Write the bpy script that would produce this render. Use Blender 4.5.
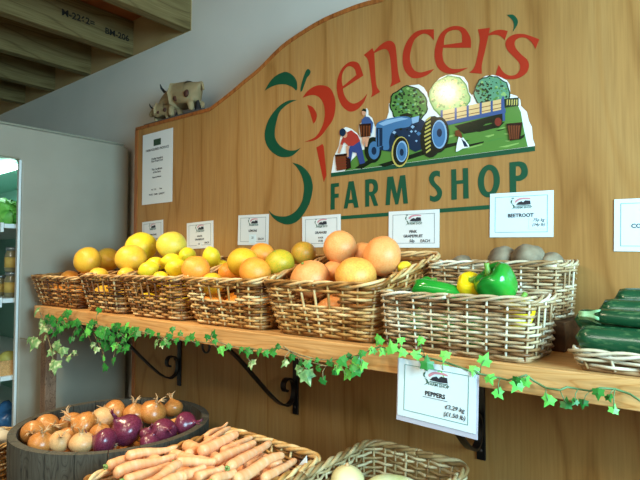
import bpy, math, random
from mathutils import Vector, Matrix, noise
random.seed(7)
PI = math.pi
S = bpy.context.scene
for o in list(bpy.data.objects): bpy.data.objects.remove(o)
COL = S.collection

# ------------------------------------------------------------------ camera
FPX, HX, HY = 529.0, -0.6314, 0.7755
PITCH = math.atan(21 / FPX)
CAM = Vector((0, -1.27, 1.5))
cd = bpy.data.cameras.new('camera'); cam = bpy.data.objects.new('camera', cd); COL.objects.link(cam)
cd.sensor_width = 36; cd.lens = 36 * FPX / 640; cd.clip_start = 0.02
cam.location = CAM
FW = Vector((math.cos(PITCH) * HX, math.cos(PITCH) * HY, math.sin(PITCH)))
UP = Vector((-math.sin(PITCH) * HX, -math.sin(PITCH) * HY, math.cos(PITCH)))
RT = Vector((HY, -HX, 0))
cam.rotation_euler = Matrix((RT, UP, -FW)).transposed().to_euler()
S.camera = cam

def at(px, py, dist=1.27):
    """point seen at a pixel, on the plane y = dist - 1.27 (parallel to the wall)"""
    d = FW * FPX + RT * (px - 320) + UP * (240 - py)
    return CAM + d * (dist / d.y)
def pscale(px, dist):
    """metres per pixel there (corrected for the stretch away from the centre)"""
    d = FW * FPX + RT * (px - 320)
    return dist / d.y * math.cos(math.atan(abs(px - 320) / FPX))

# ------------------------------------------------------------------ world, light, exposure
S.view_settings.view_transform = 'Standard'; S.view_settings.look = 'None'
S.view_settings.gamma = 1; S.view_settings.use_curve_mapping = False
S.view_settings.exposure = 0.06
W = bpy.data.worlds.new('world'); S.world = W; W.use_nodes = True
bg = W.node_tree.nodes['Background']; bg.inputs[0].default_value = (0.93, 0.97, 1.0, 1); bg.inputs[1].default_value = 1.0

def light(name, kind, loc, target, energy, color, **kw):
    l = bpy.data.lights.new(name, kind); l.energy = energy; l.color = color
    for k, v in kw.items(): setattr(l, k, v)
    o = bpy.data.objects.new(name, l); COL.objects.link(o); o.location = loc
    o.rotation_euler = (Vector(target) - Vector(loc)).to_track_quat('-Z', 'Y').to_euler()
    return o
# daylight through the shop window high on the right, behind the camera
light('window_daylight', 'AREA', (1.10, -0.95, 1.85), (-0.20, -0.10, 1.42), 92, (0.44, 0.80, 1.0), shape='RECTANGLE', size=0.9, size_y=0.8)
light('added_fill_light', 'AREA', (-0.6, -2.5, 2.66), (-0.6, -2.5, 0), 30, (1.0, 0.95, 0.86), shape='RECTANGLE', size=1.2, size_y=0.3)  # unseen neutral fill, added to brighten the upper wall and the fridge
# warm ceiling spots: one behind the camera, two above the display pointing down
SPOTS = [((-1.27, -1.40, 2.43), (-1.15, -0.25, 1.1), 27, 95), ((-1.85, -0.85, 2.43), (-1.65, -0.42, 1.15), 74, 62), ((-0.95, -0.85, 2.43), (-0.92, -0.42, 1.15), 36, 62)]
for lo, ta, en, sz in SPOTS:
    light('ceiling_spot_light', 'SPOT', lo, ta, en, (1.0, 0.80, 0.50), spot_size=math.radians(sz), spot_blend=0.7, shadow_soft_size=0.045)

# ------------------------------------------------------------------ materials
def hx(h):
    h = h.lstrip('#'); c = [int(h[i:i + 2], 16) / 255 for i in (0, 2, 4)]
    return tuple(v / 12.92 if v <= 0.04045 else ((v + 0.055) / 1.055) ** 2.4 for v in c) + (1,)
class N:
    """tiny node builder"""
    def __init__(s, name, rough=0.5, spec=0.5, metal=0.0):
        s.m = bpy.data.materials.new(name); s.m.use_nodes = True; s.t = s.m.node_tree
        s.b = s.t.nodes['Principled BSDF']
        s.b.inputs['Roughness'].default_value = rough
        s.b.inputs['Specular IOR Level'].default_value = spec
        s.b.inputs['Metallic'].default_value = metal
    def n(s, typ, **kw):
        x = s.t.nodes.new(typ)
        for k, v in kw.items():
            if k in x.inputs: x.inputs[k].default_value = v
            else: setattr(x, k, v)
        return x
    def l(s, a, b): s.t.links.new(a, b)
    def coord(s, scale=(1, 1, 1), which='Object'):
        c = s.n('ShaderNodeTexCoord'); mp = s.n('ShaderNodeMapping'); mp.inputs['Scale'].default_value = scale
        s.l(c.outputs[which], mp.inputs[0]); return mp.outputs[0]
    def noise(s, vec, scale, detail=3, rough=0.5, dist=0.0):
        x = s.n('ShaderNodeTexNoise'); x.inputs['Scale'].default_value = scale; x.inputs['Detail'].default_value = detail
        x.inputs['Roughness'].default_value = rough; x.inputs['Distortion'].default_value = dist
        s.l(vec, x.inputs['Vector']); return x.outputs[0]
    def ramp(s, fac, stops):
        r = s.n('ShaderNodeValToRGB'); e = r.color_ramp.elements
        while len(e) < len(stops): e.new(0.5)
        for i, (p, c) in enumerate(stops):
            e[i].position = p; e[i].color = hx(c) if isinstance(c, str) else c
        s.l(fac, r.inputs[0]); return r.outputs[0]
    def mix(s, fac, a, b, mode='MIX'):
        x = s.n('ShaderNodeMixRGB', blend_type=mode)
        for sock, v in ((0, fac), (1, a), (2, b)):
            if hasattr(v, 'links'): s.l(v, x.inputs[sock])
            else: x.inputs[sock].default_value = v if sock == 0 else (hx(v) if isinstance(v, str) else v)
        return x.outputs[0]
    def color(s, c):
        if isinstance(c, str): s.b.inputs['Base Color'].default_value = hx(c)
        else: s.l(c, s.b.inputs['Base Color'])
        return s
    def bump(s, h, strength=0.3, dist=0.002):
        b = s.n('ShaderNodeBump'); b.inputs['Strength'].default_value = strength; b.inputs['Distance'].default_value = dist
        s.l(h, b.inputs['Height']); s.l(b.outputs[0], s.b.inputs['Normal']); return s
def rnd(s):
    o = s.n('ShaderNodeObjectInfo'); return o.outputs['Random']
M = {}
def flatm(name, c, rough=0.6, spec=0.4, metal=0, emit=None):
    x = N(name, rough, spec, metal).color(c)
    if emit: x.b.inputs['Emission Color'].default_value = hx(c); x.b.inputs['Emission Strength'].default_value = emit
    M[name] = x.m; return x.m
def speckle(name, c1, c2, scale=20, rough=0.5, spec=0.4, bump=0.0, bs=60, c3=None, bd=0.002):
    x = N(name, rough, spec); v = x.coord()
    st = [(0.3, c1), (0.7, c2)] if not c3 else [(0.25, c1), (0.5, c2), (0.75, c3)]
    x.color(x.ramp(x.noise(v, scale, 4), st))
    if bump: x.bump(x.noise(v, bs, 3), bump, bd)
    M[name] = x.m; return x.m

def wood(name, base, dark, light_, zs=0.35, scale=9, rough=0.35, axis='Z', dist=3.0, wide=0.55, spec=0.4, fine=0.6):
    x = N(name, rough, spec)
    sc = {'Z': (1, 1, zs), 'X': (zs, 1, 1), 'Y': (1, zs, 1)}[axis]
    v = x.coord(sc)
    n1 = x.noise(v, scale * 0.35, 3, 0.5)
    # long rings of the veneer
    mp = x.n('ShaderNodeMath', operation='MULTIPLY'); mp.inputs[1].default_value = scale * wide * 4; x.l(n1, mp.inputs[0])
    fr = x.n('ShaderNodeMath', operation='PINGPONG'); fr.inputs[1].default_value = 1; x.l(mp.outputs[0], fr.inputs[0])
    ring = x.ramp(fr.outputs[0], [(0.0, dark), (0.16, base), (0.8, light_), (1.0, base)])
    fine_sc = {'Z': (160, 160, 6), 'X': (6, 160, 160), 'Y': (160, 6, 160)}[axis]
    f = x.noise(x.coord(fine_sc), 1.0, 2, 0.6)
    fcol = x.ramp(f, [(0.3, '#bdb3a4'), (0.62, '#ffffff')])
    big = x.ramp(x.noise(x.coord(sc), 2.0, 2), [(0.3, '#e6dccd'), (0.7, '#ffffff')])
    c = x.mix(fine, ring, fcol, 'MULTIPLY'); c = x.mix(0.8, c, big, 'MULTIPLY')
    x.color(c); x.bump(f, 0.08, 0.001)
    M[name] = x.m; return x.m
wood('oak_veneer', '#ad7f46', '#9a6c36', '#b1864e', zs=0.13, scale=7, rough=0.45, spec=0.3, fine=0.35)
wood('pine_edging', '#a4602c', '#8a4a20', '#b36d34', zs=0.2, scale=14, rough=0.4)
wood('shelf_pine', '#e2ad6c', '#cd9352', '#e8b87a', zs=0.10, scale=22, rough=0.4, axis='X')
wood('beam_pine', '#83734c', '#6c5c3a', '#8a7a52', zs=0.14, scale=10, rough=0.8, axis='Y', spec=0.1)
wood('old_post', '#7b5f49', '#40332b', '#927a66', zs=0.3, scale=40, rough=0.8)
wood('barrel_oak', '#4c483e', '#35322b', '#58564a', zs=0.2, scale=30, rough=0.7)
wood('plinth_wood', '#5b3d22', '#3c2614', '#6b4a2c', zs=0.2, scale=12, rough=0.6, axis='X')
speckle('plaster_white', '#d9d4c6', '#e0dbcd', 3, 0.85, 0.2, 0.15, 25)
speckle('plaster_tan', '#a08353', '#ad9062', 4, 0.85, 0.2)
speckle('ceiling_board', '#8a4c26', '#a86234', 4, 0.8, 0.2)
speckle('floor_tile', '#6a5a4b', '#7c6a58', 4, 0.6, 0.3)
speckle('fridge_paint', '#9a9482', '#a29c8a', 5, 0.42, 0.35)
flatm('fridge_edge', '#8d8c78', 0.5); flatm('fridge_white', '#dfe9e6', 0.35); flatm('fridge_dark', '#1b2226', 0.5)
flatm('fridge_liner', '#7fb5a4', 0.5)
flatm('red_vinyl', '#a32810', 0.5, 0.25); flatm('green_vinyl', '#08482f', 0.5, 0.25)
flatm('iron_black', '#0d0c0c', 0.35, 0.5)
flatm('paper', '#d9dcd8', 0.6); flatm('paper_bright', '#d4e4e6', 0.4); flatm('ink', '#262830', 0.6); flatm('ink_pink', '#c98a93', 0.6); flatm('ink_grey', '#6d7478', 0.6)
flatm('ink_green', '#2c5a4c', 0.6); flatm('ink_teal', '#5a8f88', 0.6); flatm('stamp_black', '#17140d', 0.8)
flatm('sign_green_box', '#27422c', 0.6)
x = N('clear_sleeve', 0.12, 0.5); x.b.inputs['Transmission Weight'].default_value = 0.0; x.color('#b9b9c4'); M['clear_sleeve'] = x.m

def willow(name, stops, rough=0.45):
    x = N(name, rough, 0.4)
    a = x.n('ShaderNodeAttribute', attribute_name='tone')
    n1 = x.noise(x.coord(), 26, 3)
    ad = x.n('ShaderNodeMath', operation='ADD'); x.l(a.outputs['Fac'], ad.inputs[0])
    sb = x.n('ShaderNodeMath', operation='MULTIPLY_ADD'); sb.inputs[1].default_value = 0.9; sb.inputs[2].default_value = -0.45
    x.l(n1, sb.inputs[0]); x.l(sb.outputs[0], ad.inputs[1])
    x.color(x.ramp(ad.outputs[0], stops))
    x.bump(x.noise(x.coord(), 300, 2), 0.15, 0.0006)
    M[name] = x.m
willow('willow_honey', [(0.0, '#40230e'), (0.3, '#80501f'), (0.62, '#bb8b4c'), (1.0, '#e2c690')])
willow('willow_pale', [(0.0, '#5e3a1e'), (0.3, '#8f6a42'), (0.6, '#b89f78'), (1.0, '#dcd2ba')])
willow('willow_brown', [(0.0, '#381c0c'), (0.3, '#6f421c'), (0.62, '#a87740'), (1.0, '#dab882')])
willow('willow_grey', [(0.0, '#4a3018'), (0.3, '#7f6038'), (0.6, '#a48a5c'), (1.0, '#c9b68c')])

def fruit(name, c1, c2, c3, rough=0.36, bump=0.25, bs=220, bd=0.0012, var=None):
    x = N(name, rough, 0.4); v = x.coord()
    c = x.ramp(x.noise(v, 14, 3), [(0.25, c1), (0.5, c2), (0.78, c3)])
    if var: c = x.mix(rnd(x), c, var)
    x.color(c); x.bump(x.noise(v, bs, 2), bump, bd)
    x.b.inputs['Subsurface Weight'].default_value = 0.06; x.b.inputs['Subsurface Radius'].default_value = (0.01, 0.005, 0.002)
    M[name] = x.m
fruit('skin_yellow_grapefruit', '#e0a92a', '#e8b636', '#ecc44c')
fruit('skin_pale_grapefruit', '#dcc23a', '#e3cb48', '#e6d25e')
fruit('skin_lemon', '#e6c81e', '#efd42c', '#f0da44')
fruit('skin_orange', '#e88a26', '#f09a36', '#f2a94a')
fruit('skin_pink_grapefruit', '#e58c46', '#e99c5a', '#eaac68')
fruit('skin_gold_orange', '#d9a21a', '#e0b02a', '#e5bd3c')
fruit('skin_flushed', '#e0893e', '#e8a64a', '#ecbf58')
fruit('skin_green_orange', '#8a9a2a', '#c0ab2c', '#dca830')
fruit('skin_olive_orange', '#7f8a30', '#b98a2c', '#d08a2c')
def greenskin(name, a, b, c, rough):
    x = N(name, rough, 0.55); x.color(x.ramp(x.noise(x.coord(), 9, 3), [(0.3, a), (0.55, b), (0.8, c)])); M[name] = x.m
greenskin('skin_green_pepper', '#0e6a1c', '#1d8a2a', '#3a9a34', 0.16)
greenskin('skin_yellow_pepper', '#e8c610', '#f2d41c', '#f5dc30', 0.18)
greenskin('pepper_stem', '#5f8f32', '#6f9f3c', '#8ab04c', 0.5)
speckle('skin_beetroot', '#463a30', '#84765f', 18, 0.75, 0.25, 0.5, 50, '#a2957c')
x = N('skin_courgette', 0.22, 0.5); v = x.coord((1, 1, 1))
g = x.ramp(x.noise(v, 10, 2), [(0.3, '#123c22'), (0.6, '#1b5232'), (0.85, '#2c6a44')])
sp = x.ramp(x.noise(x.coord((1, 1, 0.4)), 170, 2), [(0.56, '#000000'), (0.72, '#ffffff')])
x.color(x.mix(x.mix(0.25, '#000000', sp), g, '#8fb070')); M['skin_courgette'] = x.m
speckle('courgette_stem', '#6fae78', '#a6cf96', 30, 0.5)
def streak(name, a, b, c, rough=0.3):
    x = N(name, rough, 0.5); v = x.coord((55, 55, 3.0))
    n = x.noise(v, 1.0, 3); n2 = x.noise(x.coord(), 12, 2)
    cc = x.mix(0.45, x.ramp(n, [(0.3, a), (0.5, b), (0.72, c)]), x.ramp(n2, [(0.3, a), (0.7, c)]))
    x.color(cc); x.bump(n, 0.12, 0.001); M[name] = x.m
streak('onion_skin', '#94501f', '#bd7636', '#d09450'); streak('onion_skin_pale', '#b88550', '#d0a068', '#dcb682', 0.4)
streak('red_onion_skin', '#45121f', '#64192d', '#84405a', 0.25); streak('onion_dry', '#a97c4e', '#c89b66', '#dcb88a', 0.6)
speckle('onion_root', '#7c6a54', '#b09a7c', 90, 0.9)
x = N('carrot_skin', 0.42, 0.4); v = x.coord()
x.color(x.ramp(x.noise(x.coord((1, 1, 5)), 16, 3), [(0.25, '#e6985c'), (0.5, '#edac78'), (0.8, '#f2c29a')]))
x.bump(x.noise(x.coord((1, 1, 6)), 26, 2), 0.25, 0.002); M['carrot_skin'] = x.m
speckle('carrot_top', '#5f8a3a', '#93a860', 60, 0.7)
speckle('swede_cream', '#cdbf86', '#e0d6a4', 12, 0.45); speckle('marrow_skin', '#a8ad62', '#c9c892', 16, 0.45, c3='#d8d4b8')
speckle('ivy_green', '#1e6824', '#3a8c34', 8, 0.4); speckle('ivy_dark', '#156022', '#2a7a2e', 10, 0.4)
speckle('ivy_bright', '#4fb845', '#74cc58', 8, 0.45); speckle('ivy_cream', '#3f7040', '#6f9a5c', 70, 0.5, c3='#d8dcae')
flatm('vine_green', '#5c7f50', 0.6); speckle('vine_brown', '#6c5a3c', '#8f8a62', 60, 0.7)
speckle('lettuce_leaf', '#5fae3a', '#98d468', 14, 0.4); flatm('jar_glass', '#8a8260', 0.15); flatm('jar_label', '#d6b25a', 0.6); flatm('jar_lid', '#9aa4a4', 0.3, 0.5, 0.6)
speckle('melon_skin', '#a9a24a', '#c6bf66', 14, 0.5); speckle('blue_bag', '#1c3f63', '#3f78a8', 14, 0.25, 0.5); speckle('garlic', '#cfc6ac', '#e6dfc8', 20, 0.5)
speckle('cow_tan', '#8c7650', '#a08a62', 16, 0.75); flatm('cow_dark', '#211d1b', 0.7); speckle('slate_base', '#3c3a3a', '#55524f', 40, 0.8); flatm('cow_brown', '#4f2c1e', 0.7)
flatm('hoop_iron', '#4b3a30', 0.6, 0.4, 0.3); flatm('tube_light', '#cfeee6', 0.5, 0.3, 0, 12.0); flatm('lamp_white', '#e8e4da', 0.4); flatm('lamp_glow', '#ffdfae', 0.4, 0.3, 0, 2)
# print colours of the farm picture
for k, c in dict(p_white='#e2e6e4', p_grass='#557f38', p_grass2='#84a658', p_dark='#1a2216', p_leaf='#4f7e3c', p_leaf_dark='#162c18', p_leaf_light='#8ab068', p_leaf_teal='#5c9070',
                 p_yellow='#bdb660', p_blue='#44709a', p_blue_dark='#1c2d44', p_blue_light='#86aacb', p_tyre='#24241a', p_tyre_y='#b7a958', p_plank='#d8b47c', p_navy='#3c5483', p_red='#a83a30',
                 p_jean='#35457c', p_skin='#c99678', p_brown='#6e3a20', p_brown_dark='#2c1710', p_rust='#7a3024').items(): flatm(k, c, 0.15, 0.35)

# ------------------------------------------------------------------ mesh builder
class MB:
    def __init__(s): s.v = []; s.f = []; s.tone = []; s.mi = []; s.sm = []
    def add(s, vs, fs, tone=0.5, mi=0, smooth=True):
        b = len(s.v); s.v += [Vector(v) for v in vs]; s.tone += [tone] * len(vs)
        for f in fs: s.f.append([b + i for i in f]); s.mi.append(mi); s.sm.append(smooth)
        return s
    def box(s, lo, hi, mi=0, mat=None):
        x0, y0, z0 = lo; x1, y1, z1 = hi
        vs = [Vector(p) for p in ((x0,y0,z0),(x1,y0,z0),(x1,y1,z0),(x0,y1,z0),(x0,y0,z1),(x1,y0,z1),(x1,y1,z1),(x0,y1,z1))]
        if mat: vs = [mat @ v for v in vs]
        return s.add(vs, [(0,3,2,1),(4,5,6,7),(0,1,5,4),(1,2,6,5),(2,3,7,6),(3,0,4,7)], mi=mi, smooth=False)
    def tube(s, pts, rad, sides=6, closed=False, tone=0.5, mi=0, flat=1.0, caps=True):
        pts = [Vector(p) for p in pts]; n = len(pts); R = rad if isinstance(rad, (list, tuple)) else [rad] * n
        vs = []; fs = []; prev = None
        for i in range(n):
            a = pts[(i - 1) % n] if (closed or i > 0) else pts[i]; b = pts[(i + 1) % n] if (closed or i < n - 1) else pts[i]
            t = (b - a); t = t.normalized() if t.length > 1e-9 else Vector((0, 0, 1))
            if prev is None: up = Vector((0, 0, 1)) if abs(t.z) < 0.9 else Vector((1, 0, 0)); nrm = t.cross(up).normalized()
            else: nrm = (prev - t * prev.dot(t)); nrm = nrm.normalized() if nrm.length > 1e-6 else prev
            prev = nrm; bn = t.cross(nrm)
            for k in range(sides):
                an = 2 * PI * k / sides; vs.append(pts[i] + nrm * math.cos(an) * R[i] * flat + bn * math.sin(an) * R[i])
        m = n if closed else n - 1
        for i in range(m):
            j = (i + 1) % n
            for k in range(sides):
                k2 = (k + 1) % sides; fs.append((i*sides+k, i*sides+k2, j*sides+k2, j*sides+k))
        if not closed and caps: fs.append(tuple(range(sides))[::-1]); fs.append(tuple((n-1)*sides + k for k in range(sides)))
        return s.add(vs, fs, tone, mi)
    def lathe(s, prof, seg=24, center=(0,0,0), mat=None, fn=None, mi=0, tone=0.5):
        """prof: (radius, z); fn(theta, r, z) -> point"""
        vs = []; fs = []; n = len(prof); c = Vector(center)
        for r, z in prof:
            for k in range(seg):
                th = 2 * PI * k / seg
                p = fn(th, r, z) if fn else Vector((r * math.cos(th), r * math.sin(th), z))
                p = Vector(p)
                if mat: p = mat @ p
                vs.append(p + c)
        for i in range(n - 1):
            for k in range(seg):
                k2 = (k + 1) % seg; fs.append((i*seg+k, i*seg+k2, (i+1)*seg+k2, (i+1)*seg+k))
        if prof[0][0] > 1e-5: fs.append(tuple(range(seg))[::-1])
        if prof[-1][0] > 1e-5: fs.append(tuple((n-1)*seg + k for k in range(seg)))
        return s.add(vs, fs, tone, mi)
    def prism(s, poly, y0, y1, mi=0):
        """poly (x, z) extruded along y"""
        n = len(poly); vs = [(x, y0, z) for x, z in poly] + [(x, y1, z) for x, z in poly]
        fs = [tuple(range(n)), tuple(range(2*n-1, n-1, -1))] + [(i, i+n, (i+1) % n + n, (i+1) % n) for i in range(n)]
        return s.add(vs, fs, mi=mi, smooth=False)
    def prism_x(s, poly, x0, x1, mi=0):
        n = len(poly); vs = [(x0, y, z) for y, z in poly] + [(x1, y, z) for y, z in poly]
        fs = [tuple(range(n)), tuple(range(2*n-1, n-1, -1))] + [(i, i+n, (i+1) % n + n, (i+1) % n) for i in range(n)]
        return s.add(vs, fs, mi=mi, smooth=False)
    def mesh(s, name, mats):
        me = bpy.data.meshes.new(name); me.from_pydata([tuple(v) for v in s.v], [], s.f)
        for m in (mats if isinstance(mats, (list, tuple)) else [mats]): me.materials.append(M[m] if isinstance(m, str) else m)
        me.polygons.foreach_set('material_index', s.mi); me.polygons.foreach_set('use_smooth', s.sm)
        a = me.attributes.new('tone', 'FLOAT', 'POINT'); a.data.foreach_set('value', s.tone)
        me.update(); return me
    def build(s, name, mats, parent=None, loc=None, bevel=0):
        import bmesh
        me = s.mesh(name, mats)
        b = bmesh.new(); b.from_mesh(me); bmesh.ops.recalc_face_normals(b, faces=b.faces[:]); b.to_mesh(me); b.free()
        o = bpy.data.objects.new(name, me); COL.objects.link(o)
        if parent: o.parent = parent
        if loc is not None: o.location = loc
        if bevel:
            m = o.modifiers.new('bevel', 'BEVEL'); m.width = bevel; m.segments = 2; m.limit_method = 'ANGLE'
        return o
def empty(name, loc, rz=0, label=None, cat=None, group=None):
    o = bpy.data.objects.new(name, None); COL.objects.link(o); o.location = loc; o.rotation_euler = (0, 0, rz); o.empty_display_size = 0.05
    return tag(o, label, cat, group)
def tag(o, label=None, cat=None, group=None, kind=None):
    if label: o['label'] = label
    if cat: o['category'] = cat
    if group: o['group'] = group
    if kind: o['kind'] = kind
    return o
def structure(o): o['kind'] = 'structure'; return o
def copy_tree(o, parent=None):
    c = o.copy(); COL.objects.link(c); c.parent = parent
    for ch in [k for k in bpy.data.objects if k.parent == o]: copy_tree(ch, c)
    return c

def smooth_poly(pts, steps=5):
    """closed Catmull-Rom outline; a third value marks a sharp corner"""
    n = len(pts); out = []
    for i in range(n):
        p0, p1, p2, p3 = pts[(i-1) % n], pts[i], pts[(i+1) % n], pts[(i+2) % n]
        a = Vector(p1[:2]); b = Vector(p2[:2])
        ta = (b - Vector(p0[:2])) / 2 if len(p1) < 3 else (b - a) * 0.7
        tb = (Vector(p3[:2]) - a) / 2 if len(p2) < 3 else (b - a) * 0.7
        L = (b - a).length
        if ta.length > L: ta *= L / ta.length
        if tb.length > L: tb *= L / tb.length
        if len(p1) >= 3 and len(p2) >= 3: out.append(tuple(a)); continue
        for k in range(steps):
            t = k / steps; t2, t3 = t*t, t*t*t
            q = a*(2*t3-3*t2+1) + ta*(t3-2*t2+t) + b*(-2*t3+3*t2) + tb*(t3-t2)
            out.append((q.x, q.y))
    return out
def fill2d(mb, loops, y, mi=0, ext=0.0003, mat=None):
    """loops of (x, z), even-odd filled, laid on a plane facing -y"""
    cu = bpy.data.curves.new('tmp', 'CURVE'); cu.dimensions = '2D'; cu.fill_mode = 'BOTH'; cu.extrude = ext
    for lp in loops:
        sp = cu.splines.new('POLY'); sp.points.add(len(lp) - 1); sp.use_cyclic_u = True
        for i, p in enumerate(lp): sp.points[i].co = (p[0], p[1], 0, 1)
    return curve_in(mb, cu, y, mi, mat)
def curve_in(mb, cu, y, mi, mat=None, off=(0, 0)):
    o = bpy.data.objects.new('tmp', cu); COL.objects.link(o)
    dg = bpy.context.evaluated_depsgraph_get(); dg.update()
    me = bpy.data.meshes.new_from_object(o.evaluated_get(dg))
    vs = [Vector((v.co.x + off[0], y - v.co.z, v.co.y + off[1])) for v in me.vertices]
    if mat: vs = [mat @ v for v in vs]
    mb.add(vs, [tuple(p.vertices) for p in me.polygons], mi=mi, smooth=False)
    bpy.data.objects.remove(o); bpy.data.curves.remove(cu); bpy.data.meshes.remove(me)
def write(mb, text, size, cx, cz, y, mi=0, bold=0.0, sx=1.0, align='CENTER', shear=0.0):
    cu = bpy.data.curves.new('tmp', 'FONT'); cu.body = text; cu.size = size; cu.align_x = align; cu.align_y = 'CENTER'
    cu.extrude = 0.0001; cu.offset = bold; cu.shear = shear; cu.resolution_u = 2
    mt = Matrix.Translation((cx, 0, cz)) @ Matrix.Diagonal((sx, 1, 1, 1))
    curve_in(mb, cu, y, mi, mt)
def wl(pts):  # pixel outline -> loop on the panel face
    out = []
    for p in pts:
        q = at(p[0], p[1], 1.27); out.append((q.x, q.z) + tuple(p[2:]))
    return out

ZS = 1.5 - 0.178          # shelf top
SF = -1.27 + 0.925        # shelf front
# ================================================================== THE SETTING
WY = 0.16
structure(MB().box((-4.6, WY, 0), (2.2, WY + 0.1, 2.75)).build('wall_back', 'plaster_white'))
structure(MB().box((-4.7, -3.4, 0), (-4.6, WY + 0.1, 2.75)).build('wall_left', 'plaster_white'))
structure(MB().box((-4.7, -3.5, 0), (2.3, -3.4, 2.75)).build('wall_front', 'plaster_white'))
structure(MB().box((1.3, -3.4, 0), (1.4, WY, 1.30)).box((1.3, -3.4, 2.40), (1.4, WY, 2.75)).box((1.3, -3.4, 1.30), (1.4, -2.3, 2.40)).box((1.3, -0.35, 1.30), (1.4, WY, 2.40)).build('wall_right', 'plaster_white'))
wf = structure(MB().box((1.32, -2.3, 1.30), (1.38, -2.25, 2.40)).box((1.32, -0.40, 1.30), (1.38, -0.35, 2.40)).box((1.32, -2.25, 1.30), (1.38, -0.40, 1.35)).box((1.32, -2.25, 2.35), (1.38, -0.40, 2.40)).box((1.33, -1.35, 1.35), (1.37, -1.31, 2.35)).build('window_1', 'lamp_white'))
structure(MB().box((-4.7, -3.4, -0.05), (2.3, WY + 0.1, 0)).build('floor', 'floor_tile'))
structure(MB().box((-4.7, -3.4, 2.70), (2.3, WY + 0.1, 2.75)).build('ceiling', 'ceiling_board'))
structure(MB().box((-4.6, WY - 0.004, 2.523), (-1.90, WY, 2.70)).build('trim_1', 'plaster_tan'))

# ceiling beams
BZ = 2.523
for i, (bx, lab, stamp) in enumerate([(-1.90, 'rough wooden ceiling beam nearest the arched panel, topmost in the view', 'C-1250BM'),
        (-2.36, 'wooden ceiling beam with black stamped lettering along its side, second from the arched panel', None),
        (-2.78, 'dark wooden ceiling beam, third from the arched panel', None),
        (-3.21, 'dark wooden ceiling beam, fourth from the arched panel', None),
        (-3.63, 'shortest visible wooden ceiling beam, farthest from the arched panel', None), ]):
    t = empty('ceiling_beam', (bx - 0.025, -1.5, BZ), 0, lab, 'beam', 'wooden ceiling beams')
    MB().box((-0.028, -1.85, 0), (0.025, 1.5 + WY - 0.002, 0.172)).build('timber', 'beam_pine', t, bevel=0.003)
    if i < 2:
        # stamped lettering on the side facing the shop
        mb = MB()
        cu_mat = Matrix.Translation((0.0258, 0, 0)) @ Matrix.Rotation(PI / 2, 4, 'Z')
        def side_text(s_, y_, z_, size):
            cu = bpy.data.curves.new('tmp', 'FONT'); cu.body = s_; cu.size = size; cu.extrude = 0.0002; cu.offset = 0.001
            cu.align_x = 'LEFT'; cu.align_y = 'CENTER'
            curve_in(mb, cu, 0, 0, cu_mat @ Matrix.Translation((y_, 0, z_)))
        if i == 1:
            side_text('M-2262=', 1.5 - 0.20, 0.088, 0.042); side_text('BM-206', 1.5 + 0.005, 0.074, 0.040)
        else:
            side_text('=206/', 1.5 - 0.12, 0.13, 0.06)
        mb.build('stamp', 'stamp_black', t)

# ================================================================== ARCHED PANEL
pan = empty('sign_panel', (0, 0, 0), 0, 'arched oak veneer wall panel carrying the painted farm shop sign above and behind the shelf', 'panel')
XL, XR, ZT = at(136, 130).x, 0.346, 1.5 + 0.572
arch_px = [(136.2, 129.3), (210, 109.6), (228, 96), (244, 82.5), (259, 70.3), (282, 47.5), (305, 31.5), (322, 21.5), (340, 13.5), (360, 6), (380, 0.5)]
arch = [(at(*p).x, at(*p).z) for p in arch_px]
cxm = -0.80
crv = smooth_poly([(arch[1][0] - .02, arch[1][1] - .004, 1), (arch[1][0], arch[1][1], 1)] + arch[2:] + [(cxm, arch[-1][1] - .001, 1)], 4)
crv = [p for p in crv if p[0] > arch[1][0] + 1e-4]; k_ = max(range(len(crv)), key=lambda i: crv[i][0]); crv = crv[:k_]
left = [(XL, arch[0][1]), arch[1]] + crv; arch = [(XL, arch[0][1]), arch[1]] + crv
right = [(2 * cxm - x, z) for x, z in arch[::-1] if 2 * cxm - x > cxm + 0.03]
zpk = arch[-1][1] + 0.003
top = left + [(cxm, zpk)] + right; XR = right[-1][0]
outline = [(XL, 0.6)] + top + [(XR, 0.6)]
pb = MB()
n = len(outline)
pb.prism(outline, 0.0, 0.022)
pb.build('board', 'oak_veneer', pan)
# box frame behind, so the panel stands off the wall
MB().box((XL, 0.0225, 0.6), (XL + 0.02, WY - 0.001, arch[0][1] - 0.001)).build('side_board', 'oak_veneer', pan)
def strip(path, w, y0, y1, out=0.004):
    mb = MB(); inner = []; outer = []
    for i, p in enumerate(path):
        a = Vector(path[max(0, i-1)]); b = Vector(path[min(len(path)-1, i+1)]); t = (b - a).normalized(); nn = Vector((t.y, -t.x))
        inner.append(Vector(p) + nn * w); outer.append(Vector(p) - nn * out)
    m = len(path)
    vs = [(q.x, y0, q.y) for q in outer] + [(q.x, y0, q.y) for q in inner] + [(q.x, y1, q.y) for q in outer] + [(q.x, y1, q.y) for q in inner]
    fs = []
    for i in range(m - 1):
        fs += [(i, i+1, m+i+1, m+i), (2*m+i, 3*m+i, 3*m+i+1, 2*m+i+1), (i, 2*m+i, 2*m+i+1, i+1), (m+i, m+i+1, 3*m+i+1, 3*m+i)]
    fs += [(0, m, 3*m, 2*m), (m-1, 2*m+m-1, 3*m+m-1, 2*m-1)]
    return mb.add(vs, fs, smooth=False)
strip(top, 0.006, -0.003, WY - 0.001, 0.007).build('edging', 'pine_edging', pan)
strip([(XL, 0.6), (XL, arch[0][1] - 0.001)], 0.020, -0.003, -0.0002, 0.003).build('edging', 'pine_edging', pan)

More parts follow.
